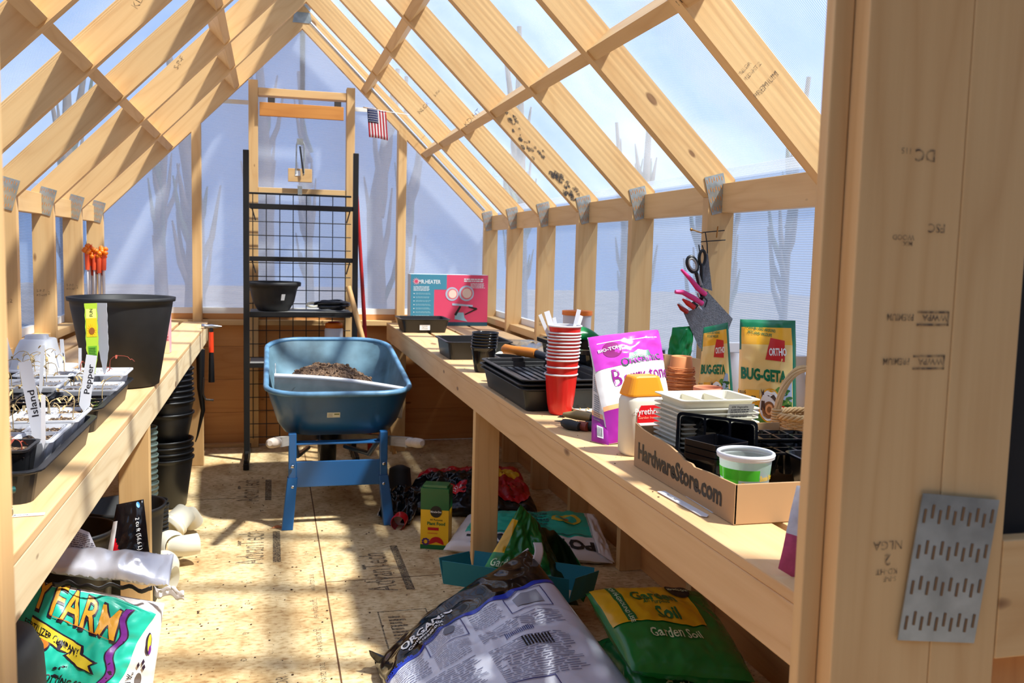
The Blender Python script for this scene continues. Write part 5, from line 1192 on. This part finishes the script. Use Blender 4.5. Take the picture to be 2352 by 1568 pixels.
# shovel/wand with orange wooden grip
q0, q1, q2 = P(1154, 800, y=3.05), P(1232, 812, y=2.93), P(1372, 858, y=2.70)
t = thing('hand_hoe', 'tool with varnished orange wooden grip and black shaft lying across the trays', 'garden tool', q1)
d_ = (q1-q0).normalized()
o = MB().tube([q0, q0+d_*.012, q0+d_*.05, q1-d_*.02, q1], [.008, .017, .0155, .0175, .016], HANDW, 16).build('grip', t); o.location = -q1
o = MB().tube([q1, q2, q2+(q2-q1)*.35], .0135, mat('satin black tube', (30, 32, 38), .3), 12).build('shaft', t); o.location = -q1
# crumpled paper packets
rr = random.Random(9)
for k, (u_, v_, m, lb) in enumerate(((1150, 812, CRM, 'crumpled cream seed packet behind the orange grip'), (1200, 790, C_('tan packet', (222, 186, 130), .6), 'tan paper packet lying behind the orange tool grip'), (1165, 826, WHT, 'torn white packet beside the slatted tray'), (1215, 795, WHP, 'small white plastic scrap by the black cell insert'))):
    p = ZP(u_, v_, .03); q = V((p.x, p.y, ZT+.001)); t = thing('seed_packet', lb, 'packet', q, rr.uniform(-.5, .5))
    MB().sheet(lambda u, v: V(((u-.5)*.12, (v-.5)*.09, .012+.030*abs(noise.noise(V((u*3+k*3, v*3, k))))+.018*u)), 16, 12, m).build('paper', t, solid=.0012)
# clear plastic and metal sheet by the wall
t = thing('clear_lid', 'clear plastic propagator lid lying near the far wall studs', 'tray lid', (1.12, 3.95, ZT+.002), R(6))
MB().loft([rrect(.22, .44, .03, 0), rrect(.24, .46, .03, .002), rrect(.2, .42, .03, .035), rrect(.17, .39, .03, .038)], mat('clear plastic sheet', (200, 214, 214), .08, alpha=.35), False, True, True).build('lid', t)
t = thing('plastic_tray', 'flat black framed tray leaning at the wall behind the empty tray', 'tray', (.985, 3.86, ZT+.002), R(4)); tray_mb(.03, .34, .05, BLK, lip=.004, draft=.002, rad=.004).build('tray', t)
o = MB().box(-.05, .05, -.006, .006, 0, .07, C_('packet white', (228, 232, 238))).dtext(flat((-.045, -.0065, .03), (1, 0, 0), (0, 0, 1)), 'seeds Sun', 0, 0, .022, C_('sky blue print', (90, 170, 220)), 0, .02, .0004, maxlen=1).build('seed_box', loc=(.965, 2.62+.42, ZT+.001), rz=0); tag(o, 'white carton with blue lettering showing right of the red cups', 'carton')
tag(MB().box(-.06, .06, -.05, .05, 0, .004, CARD).build('card_sheet', loc=(P(1345, 848, y=2.5).x+.06, 2.50, ZT+.075), rz=R(20)), 'brown card sheet resting on the trays beside the purple pouch', 'card') if False else None
# red white mesh sack beside the post
t = thing('mesh_sack', 'pink and white mesh sack hanging over the near end of the right bench', 'sack', (P(1822, 1250, y=1.12).x, 1.12, ZT))
fr, bk = patch(P(1788, 1305, y=1.12), P(1925, 1390, y=1.10), P(1829, 1115, y=1.16), P(1940, 1115, y=1.14), .07, .14, .006, .003, 6, 4)
b = MB(); SK1, SK2 = mat('rose mesh', (186, 74, 110), .8, vary=.2, vscale=90), mat('pale mesh', (206, 204, 210), .6, vary=.2, vscale=60); pillow(b, fr, bk, .07, .14, lambda x, y: SK1 if y < .058 else SK2, 20, 26); local(b, 'cloth', t)

# ------------------------------------------------ hanging tools on the stud
ys = 2.565
def HP(u, v, dy=0): return P(u, v, y=ys-dy)
t = thing('wire_hook', 'bent black wire hook held by nails on the right hand stud', 'hook', HP(1640, 545))
b = MB(); b.tube([HP(1610, 534), HP(1664, 529)], .0018, BLKM, 6); b.tube([HP(1610, 555), HP(1666, 551)], .0018, BLKM, 6); b.tube([HP(1620, 533, .004), HP(1624, 560, .006), HP(1625, 582, .01)], .0018, BLKM, 6); b.tube([HP(1613, 563, .008), HP(1619, 588, .012)], .0018, BLKM, 6); b.tube([HP(1605, 562, .01), HP(1607, 578, .014)], .0018, BLKM, 6); local(b, 'wire', t)
NAIL = mat('brass nail', (180, 130, 70), .4, .8); b = MB(); b.tube([HP(1588, 527, .03), HP(1613, 535)], .0022, NAIL, 6); b.tube([HP(1649, 520, .02), HP(1646, 545)], .0022, NAIL, 6); b.lathe([(.001, 0), (.005, 0), (.001, .001)], NAIL, 8, HP(1588, 527, .03), Matrix.Rotation(PI/2, 4, 'X')); local(b, 'nail', t)
t = thing('felt_pouch', 'grey felt tool pouch hanging from the wire hook', 'tool pouch', HP(1625, 680))
b = MB()
def fp2(us, d0, d1=None, th=.006, m=FELT):
    d1 = d1 or d0; b.loft([[HP(u, v, d0) for u, v in us], [HP(u, v, d0+th) for u, v in us]], m)
fp2([(1611, 660), (1618, 585), (1626, 582), (1636, 668)], .012)
local(b, 'strap', t); b = MB()
fp2([(1624, 668), (1683, 732), (1672, 760), (1655, 790), (1618, 775), (1606, 700)], .03, th=.02); local(b, 'back', t, bevel=.003); b = MB()
fp2([(1570, 718), (1605, 706), (1622, 712), (1656, 760), (1650, 800), (1606, 800)], .055, th=.004); local(b, 'front', t, bevel=.0015); b = MB()
fp2([(1604, 706), (1626, 668), (1660, 740), (1650, 762)], .05, th=.006); local(b, 'side', t, bevel=.001)
t = thing('scissors', 'scissors with black and grey looped handles in the felt pouch', 'scissors', HP(1600, 610))
b = MB(); GRG = C_('grey grip', (150, 150, 146), .4)
def loop(cx, cy, rx, ry, rot, d): return [HP(cx+rx*math.cos(a)*math.cos(rot)-ry*math.sin(a)*math.sin(rot), cy+rx*math.cos(a)*math.sin(rot)+ry*math.sin(a)*math.cos(rot), d) for a in [i*PI/12 for i in range(25)]]
b.tube(loop(1590, 607, 11, 18, -.35, .035), .0055, BLK, 8, False); b.tube(loop(1613, 592, 7, 17, .05, .032), .005, BLK, 8, False); b.tube([HP(1598, 624, .034), HP(1606, 650, .036), HP(1612, 700, .04)], [.006, .007, .005], BLK, 8); b.tube([HP(1611, 608, .032), HP(1611, 650, .034)], .006, BLK, 8); local(b, 'handles', t)
b = MB(); b.tube(loop(1591, 607, 8, 14, -.35, .038), .0035, GRG, 8, False); b.tube([HP(1604, 630, .038), HP(1610, 655, .04)], [.004, .006], GRG, 8); local(b, 'inner_grip', t)
t = thing('hand_pruner', 'pink handled pruners stuck in the hanging felt pouch', 'pruners', HP(1600, 670))
o = MB().tube([HP(1565, 619, .06), HP(1585, 640, .06), HP(1603, 662, .058), HP(1620, 676, .052)], [.004, .0065, .0085, .0075], PNK, 12).build('grip', t); o.location = -V(t.location)
o = MB().tube([HP(1551, 670, .07), HP(1568, 671, .068), HP(1592, 684, .062), HP(1613, 697, .055)], [.0055, .0075, .0085, .0075], PNK, 12).build('grip', t); o.location = -V(t.location)
o = MB().tube([HP(1613, 680, .05), HP(1622, 690, .05), HP(1617, 705, .05)], .007, BLK, 8).tube([HP(1603, 672, .055), HP(1606, 682, .055)], .004, STEEL, 8).tube([HP(1605, 704, .056), HP(1612, 712, .054)], .005, STEEL, 8).build('pivot', t); o.location = -V(t.location)
t = thing('hand_pruner', 'red handled snips low in the hanging felt pouch', 'pruners', HP(1575, 700))
o = MB().tube([HP(1557, 698, .07), HP(1566, 708, .068), HP(1578, 716, .062)], [.003, .007, .007], REDD, 10).build('grip', t); o.location = -V(t.location)
o = MB().tube([HP(1568, 687, .068), HP(1580, 696, .064), HP(1594, 706, .06)], [.003, .008, .008], RED, 10).build('grip', t); o.location = -V(t.location)
o = MB().tube([HP(1559, 697, .073), HP(1578, 713, .067)], .0025, STEEL, 6).tube([HP(1590, 697, .056), HP(1600, 704, .054)], .008, BLKD, 8).build('spring', t); o.location = -V(t.location)
# ================================================================ UNDER THE RIGHT BENCH
# plant food box
a, c = V((.583, 3.595, .001)), V((.672, 3.56, .001))
d_ = (c-a).normalized(); n_ = V((d_.y, -d_.x, 0))
t = thing('plant_food_box', 'green and yellow plant food carton standing by the wheelbarrow leg', 'carton', a)
S0 = flat((0, 0, 0), d_, (0, 0, 1)); L = (c-a).length*1.2; H0 = .262; D0 = .075
PGR = C_('carton green', (14, 104, 52), .28); PYE = C_('carton yellow', (246, 196, 30), .3)
def bxp(z0, z1, m, g=0): return [[S0(x, z, 0)+(-n_)*(-yy) for x, yy in ((-g, g), (L+g, g), (L+g, -D0-g), (-g, -D0-g))] for z in (z0, z1)]
b = MB(); b.loft(bxp(0, H0-.05, PYE), PYE); b.loft(bxp(H0-.1, H0-.028, PGR, .0006), PGR)
F_ = lambda x, y, h=0: d_*x+V((0, 0, y))+n_*h
G_ = lambda x, y, h=0: -n_*(D0-x)+V((0, 0, y))-d_*h
b.drect(F_, 0, L, 0, .018, PGR, .0008, 1); b.dell(F_, L*.55, .155, .024, .024, BLACK, .002); b.dtext(F_, 'Miracle-Gro', L*.55, .151, .012, WHITE, 0, .02, .0028, center=True, sx=.75)
b.dtext(F_, 'All Purpose', L*.56, .118, .011, BLACK, 0, .01, .0012, center=True); b.dtext(F_, 'Plant Food', L*.56, .100, .018, PGR, 0, .03, .0012, center=True, sx=.95); b.drect(F_, .03, .075, .078, .090, REDF, .0014, 1); b.dlines(F_, .03, .075, .06, .072, 1, C_('orange print', (230, 140, 30)), .0012)
PFL = C_('flower purple', (110, 60, 140))
for i in range(18): b.dell(F_, .022+.012*math.cos(i*.7), .03+.012*math.sin(i*.7), .006, .004, PFL, .0012, 7); b.dpoly(F_, [(.066, .03), (.066+.030*math.cos(i*PI/17-.08), .022+.030*math.sin(i*PI/17-.08)), (.066+.030*math.cos(i*PI/17+.1), .022+.030*math.sin(i*PI/17+.1))], REDF, .0016)
b.dlines(G_, .008, D0-.01, .03, .13, 9, BLACK, .001)
b.build('carton_body', t, bevel=.003)
MB().loft(bxp(H0-.03, H0-.012, PGR, .002), PGR).loft([[p*.88+V((L*.06, 0, .0))*1.0 if False else p for p in bxp(H0-.012, H0, PGR, -.006)[i]] for i in (0, 1)], mat('clear green lid', (30, 120, 70), .12)).build('lid', t, bevel=.004)
def lying(name_, lab, cs, W_, H_, T, mfn, seed, deco=None, wr=.01, back=None, ws=5, nu=44, nv=44):
    t = thing(name_, lab, 'soil bag', (cs[0]+cs[1]+cs[2]+cs[3])/4); t.location.z = 0
    fr, bk = patch(*cs, W_, H_, T, wr, ws, seed, .38); bk2 = curved(lambda x, y: bk(x, y, 0)) 
    b = MB()
    b.sheet(lambda x, y: V((lambda p: (p.x, p.y, max(p.z, .002)))(fr(x, y))), nu, nv, mfn, (0, W_), (0, H_)); b.sheet(lambda x, y: V((lambda p: (p.x, p.y, max(p.z, .002)))(bk(W_-x, y))), nu, nv, back or mfn, (0, W_), (0, H_))
    if deco: deco(b, fr)
    local(b, 'bag_body', t); return t
# turquoise and white bag, lying
def deco1(b, fr):
    b.dtext(fr, 'POTTING SOIL', .60, .085, .075, BLACK, PI, .05, .003, sx=1.05); b.drect(fr, .08, .60, .13, .135, C_('thin teal', (20, 100, 90)), .003)
    for i in range(2): b.dell(fr, .50, .26, .07-i*.02, .045-i*.014, BAN if i == 0 else bpy.data.materials['turquoise film'], .003+.001*i)
    b.dell(fr, .49, .26, .02, .02, GOR, .005); b.dlines(fr, .30, .42, .16, .34, 9, C_('thin dark teal', (14, 90, 86)), .003)
    wvv = [(.10+.012*math.sin(y*60), y) for y in [.14+.01*i for i in range(20)]]
    b.decal(fr, [(x-.008, y) for x, y in wvv]+[(x+.008, y) for x, y in wvv], [(i, i+1, 21+i, 20+i) for i in range(19)], PURP, .003)
lying('potting_soil_bag', 'white and turquoise potting soil bag lying behind the bench leg with upside down lettering', (P(1018, 1262, z=.02), P(1408, 1292, z=.02), P(1075, 1182, z=.10), P(1365, 1180, z=.10)), .66, .38, .055, lambda x, y: TL if (y > .12 and .06 < x < .60) else WF, 5, deco1)
t = thing('plastic_sheet', 'crumpled white plastic end rising at the right of the turquoise bag', 'plastic sheet', P(1380, 1230, y=3.4))
fr, bk = patch(P(1375, 1270, y=3.25), P(1412, 1290, y=3.2), P(1348, 1178, y=3.5), P(1368, 1185, y=3.5), .08, .2, .018, .01, 8, 3)
b = MB(); pillow(b, fr, bk, .08, .2, WF, 14, 24); local(b, 'film', t)
# red and black bag
def deco2(b, fr):
    b.drect(fr, .22, .44, .10, .20, REDF, .003); b.dtext(fr, 'All Purpose', .235, .14, .06, WHITE, 0, .0, .005, sx=.62); b.dtext(fr, 'Potting Mix', .24, .115, .03, WHITE, 0, .0, .005)
    rr = random.Random(6)
    b.dell(fr, .74, .20, .16, .14, REDF, .003); b.dell(fr, .74, .33, .12, .05, YEL, .004)
    for q in range(16): a = q*PI/8; b.dell(fr, .74+.08*math.cos(a), .19+.07*math.sin(a), .03, .018, REDD, .005, 8)
    b.dell(fr, .62, .12, .03, .03, GREEN, .005); b.dell(fr, .55, .30, .03, .02, C_('bag blue', (40, 80, 170)), .004)
lying('potting_mix_bag', 'dark bag with red top and red flower print lying furthest under the right bench', (P(905, 1175, z=.02), P(1240, 1185, z=.02), P(965, 1085, z=.13), P(1190, 1075, z=.13)), .9, .45, .07, lambda x, y: REDF if y > .36 or (x > .60 and y > .28) else BLKG, 8, deco2, .018)
t = thing('crumpled_bag', 'torn black plastic with white scraps lying beside the plant food carton', 'plastic bag', P(900, 1165, z=0))
fr, bk = patch(P(866, 1182, z=.02), P(940, 1205, z=.01), P(895, 1120, z=.08), P(975, 1120, z=.10), .24, .25, .03, .022, 9, 12)
b = MB(); pillow(b, fr, bk, .24, .25, lambda x, y: WF if x < .012 else BLKG, 26, 26); local(b, 'film', t)
t = thing('flower_pot', 'small upturned black pot behind the green plant food carton', 'plant pot', V((P(918, 1100, y=4.35).x, 4.35, .001))); MB().lathe([(.07, 0), (.07, .02), (.063, .022), (.05, .15), (.02, .165), (.001, .165)], BLKD, 32, cap0=True).build('body', t)
t = thing('paper_roll', 'small red and white rolled packet beside the yellow carton', 'packet', P(918, 1195, z=.03)); t.rotation_euler = (0, R(90), R(70))
MB().lathe([(.030, -.04), (.032, -.038), (.032, .03)], REDF, 20).lathe([(.0325, .028), (.030, .036), (.001, .037)], WF, 20).build('roll', t)
# teal lid
A, K, B_ = P(1018, 1341, y=2.90), P(1086, 1323, y=3.03), P(1362, 1364, y=2.84); Dq = A+B_-K
t = thing('box_lid', 'shallow teal cardboard lid under the green garden soil bag', 'box lid', (A+B_)/2+V((0, 0, .001)))
TEA = C_('teal card', (30, 128, 146), .6); CRD = C_('cream card', (222, 200, 166), .8)
o0 = V(t.location)
def wall(p, q, hh, m=TEA, sp=.02):
    n = (q-p).cross(V((0, 0, 1))).normalized(); b = MB(); b.loft([[p-o0, q-o0, q-o0-n*.003, p-o0-n*.003], [p-o0+V((0, 0, hh))+n*sp, q-o0+V((0, 0, hh))+n*sp, q-o0+V((0, 0, hh))+n*(sp-.003), p-o0+V((0, 0, hh))+n*(sp-.003)]], m); b.build('side', t)
for p, q in ((K, A), (A, Dq), (Dq, B_), (B_, K)): wall(p+V((0, 0, .001)), q+V((0, 0, .001)), .085)
b = MB(); b.loft([[p-o0+V((0, 0, .001)) for p in (A, Dq, B_, K)], [p-o0+V((0, 0, .003)) for p in (A, Dq, B_, K)]], CRD); b.build('base', t)
# green garden soil bag, open, upright
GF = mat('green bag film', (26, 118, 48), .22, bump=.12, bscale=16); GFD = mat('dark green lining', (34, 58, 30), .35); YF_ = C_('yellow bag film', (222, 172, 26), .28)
t = thing('garden_soil_bag', 'open green garden soil bag standing upright in the teal lid', 'soil bag', (.80, 3.02, 0))
fr, bk = patch(P(1072, 1372, y=2.88), P(1330, 1390, y=2.86), P(1196, 1158, y=3.0), P(1238, 1200, y=3.0), .34, .36, .035, .012, 6, 6, .5)
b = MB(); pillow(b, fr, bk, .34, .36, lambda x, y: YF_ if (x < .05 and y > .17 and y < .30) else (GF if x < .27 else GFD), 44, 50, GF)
b.dtext(fr, 'ALL PURPOSE', .02, .055, .034, C_('pale green print', (200, 214, 170)), R(0), .02, .003, sx=.75); b.dtext(fr, 'Garden Soil', .012, .12, .045, bpy.data.materials['pale green print'], 0, .01, .003, sx=.72); b.dell(fr, .185, .16, .022, .028, WHITE, .003); b.dtext(fr, '1', .18, .16, .03, BLACK, 0, 0, .004); b.dtext(fr, 'CF', .175, .142, .018, BLACK, 0, 0, .004)
b.dlines(fr, .16, .17, .22, .35, 1, WF, .003, 1) if False else None
local(b, 'front_panel', t)
b = MB()
def flap(u, v): # back wall of the open bag, curling to the right
    p = P(1240+u*95+10*math.sin(v*3), 1400-v*(190-95*u*u), y=3.02+.10*math.sin(u*PI)-.10*u); return p+V((0, .02*noise.noise(V((u*4, v*4, 1))), .008*noise.noise(V((u*7, v*7, 2)))))
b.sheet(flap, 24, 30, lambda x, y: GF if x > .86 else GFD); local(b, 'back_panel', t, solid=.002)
b = MB(); b.sheet(lambda u, v: P(1248+u*52, 1250+v*30, y=2.93)+V((0, -.01*math.sin(u*7), -.0)) , 8, 8, SOILW) if False else None
# big black and white mix bag in front
A_, B2, D_, C2 = P(862, 1524, z=.012), P(1213, 1262, y=2.74), P(960, 1800, z=.012), P(1500, 1640, y=2.05)
W_, H_ = .66, .70
WMX = mat('printed white film', (226, 228, 240), .22, bump=.1, bscale=14); BMX = mat('black bag film', (20, 17, 19), .12, bump=.15, bscale=14); UBL = C_('ultramarine print', (34, 62, 180), .25)
t = thing('container_mix_bag', 'large black and white container mix bag slumped at the front of the floor', 'soil bag', (.62, 2.3, 0))
fr_, bk_ = patch(A_, D_, B2, C2, H_, W_, .10, .012, 2.6, 15, .45)
# x: across from the black hem to the floor side, y: along the hem from the left tip to the apex
def mm_(x, y):
    e = .235-.05*(y/W_)
    return BMX if x < e else (UBL if x < e+.018 else WMX)
b = MB(); b.sheet(lambda x, y: V((lambda p: (p.x, p.y, max(p.z, .003)))(fr_(x, y))), 76, 76, WMX, (0, H_), (0, W_)); frz = lambda x, y, h=0: V((lambda p: (p.x, p.y, max(p.z, .004)))(fr_(x, y, h)))
ee = lambda y: .235-.05*(y/W_)+.006*math.sin(y*14)
b.region(frz, lambda y: 0, ee, 0, W_, BMX, .0015, 50, 76); b.region(frz, ee, lambda y: ee(y)+.016, 0, W_, UBL, .0022, 3, 90); b.sheet(lambda x, y: V((lambda p: (p.x, p.y, max(p.z, .003)))(bk_(H_-x, y))), 40, 40, BMX, (0, H_), (0, W_))
BLT = C_('blue black print', (70, 74, 130)); BLS = C_('soft grey print', (120, 122, 150)); 
def rot(S): return lambda x, y, h=0: S(y, x, -h)      # text frame running along the hem
fr90 = lambda x, y, h=0: fr_(H_-y if False else y, x, h)
# text frame: X along +y of the patch, Y toward the hem (-x)
T_ = lambda x, y, h=0: fr_(.46-y, x, h)
b.dtext(T_, 'ORGANIC', .10, .295, .052, WHITE, 0, .03, .0035, sx=.85); b.dtext(T_, 'Container Mix', .12, .27, .026, WHITE, 0, .03, .0035, sx=.9); b.dtext(T_, '0.10-0.08-0.13', .16, .25, .016, WHITE, 0, .02, .0035)
for (x0_, x1_, y0_, y1_, nn) in ((.05, .16, .08, .20, 7), (.18, .30, .16, .235, 7), (.18, .30, .06, .14, 8), (.33, .44, .15, .235, 6), (.05, .30, -.06, .05, 10), (.33, .58, -.10, .04, 12), (.33, .60, .07, .13, 5)): b.dlines(T_, x0_, x1_, y0_, y1_, int(nn*1.7), BLS, .003, .3, seed=nn)
for (x0_, x1_, y0_, y1_) in ((.46, .60, .15, .24), (.17, .31, .15, .24), (.34, .47, -.19, -.10)):
    for a in ((x0_, x1_, y0_, y0_+.003), (x0_, x1_, y1_-.003, y1_), (x0_, x0_+.003, y0_, y1_), (x1_-.003, x1_, y0_, y1_)): b.drect(T_, *a, BLT, .003)
b.drect(T_, .49, .58, .17, .225, C_('grey picture', (150, 152, 162)), .003); b.dell(T_, .26, .20, .02, .016, C_('grey drawing', (110, 112, 124)), .0035)
for i in range(16): b.drect(T_, .40+i*.006, .4032+i*.006, .055-.0, .075, BLT, .003)
for i in range(9): b.drect(T_, .44+i*.010, .4455+i*.010, .0, .035, BLACK, .0035)
b.dell(T_, .06, .215, .012, .012, UBL, .003); b.dtext(T_, 'How to use', .02, .225, .022, UBL, 0, .03, .003)
local(b, 'bag_body', t)
b = MB(); b.tube([fr_(0, W_*i/30)+V((0, 0, .004)) for i in range(31)], .0035, WF, 6); local(b, 'white_hem', t)
b = MB(); tp = P(848, 1508, z=.05)
b.sheet(lambda u, v: (A_+(V((tp.x, tp.y, .05))-A_)*u)*(1)+V((.10*v*(1-u*.9), -.11*v*(1-u*.9), .03*math.sin(v*6+u*5)*(1-u)+.02*u)), 14, 14, BMX); local(b, 'corner_tail', t, solid=.002)
b = MB(); b.sheet(lambda u, v: P(1224+u*20+4*math.sin(v*5), 1246+v*(55+8*u), y=2.70-.03*math.sin(v*2)), 6, 12, WF); local(b, 'torn_strip', t, solid=.002)
# flat garden soil bags stacked at the right
def deco3(b, fr):
    b.dpoly(fr, [(.01, .17), (.36, .15), (.44, .17), (.43, .385), (.01, .39)], YF_, .0025); b.drect(fr, .075, .115, .17, .385, PGR, .004); b.dtext(fr, 'FOR IN-GROUND USE', .085, .375, .026, bpy.data.materials['pale green print'], -PI/2, .02, .005, sx=.85)
    b.dtext(fr, 'Garden', .15, .275, .075, PGR, R(-4), .03, .0045, sx=.9); b.dtext(fr, 'All Purpose', .19, .253, .025, PGR, R(-4), .01, .0045); b.dtext(fr, 'Soil', .22, .18, .08, PGR, R(-4), .03, .0045, sx=.9)
    b.dell(fr, .40, .345, .055, .045, BLACK, .005); b.dtext(fr, 'Miracle-Gro', .40, .337, .022, bpy.data.materials['pale green print'], R(-6), .02, .0065, center=True, sx=.85)
    b.dtext(fr, 'Garden Soil', .14, .095, .05, bpy.data.materials['pale green print'], 0, .015, .0035)
cs = (P(1452, 1540, z=.16), P(1735, 1565, z=.13), P(1345, 1362, z=.20), P(1610, 1362, z=.20))
lying('garden_soil_bag', 'green and yellow garden soil bag lying on top at the bottom right under the bench', cs, .56, .40, .055, lambda x, y: GF, 21, deco3, .005, None, 4)
cs2 = tuple(V((p.x+.03, p.y-.03, .065)) for p in cs); 
lying('garden_soil_bag', 'green garden soil bag lying underneath the yellow printed one', cs2, .56, .40, .06, lambda x, y: GF, 25, lambda b, fr: b.dtext(fr, 'Garden Soil', .12, .03, .055, bpy.data.materials['pale green print'], 0, .015, .004), .010)

# crumbs of soil and bark on the floor and along the bench edge
rr = random.Random(21); b = MB()
for k in range(420):
    x, y = rr.uniform(-.33, 1.1), rr.uniform(1.9, 5.4); s_ = rr.uniform(.0012, .0042)*(1.3 if k % 9 == 0 else 1)
    b.lathe([(.0004, -.0003), (s_, s_*.3), (.0004, s_*.7)], SOILW, 5, (x, y, .0009), mod=lambda a, z: 1+.6*math.sin(a+k))
tag(b.build('soil_crumbs'), 'small dark crumbs of soil and bark scattered over the floor', 'soil crumbs', kind='stuff')
b = MB()
for k in range(90):
    x, y = rr.uniform(.69, .86), rr.uniform(1.1, 4.6); s_ = rr.uniform(.0008, .0024)
    b.lathe([(.0004, -.0003), (s_, s_*.3), (.0004, s_*.6)], SOIL, 5, (x, y, ZT+.0006), mod=lambda a, z: 1+.6*math.sin(a+k))
tag(b.build('soil_crumbs'), 'fine dark specks of soil along the front of the right bench top', 'soil crumbs', kind='stuff')
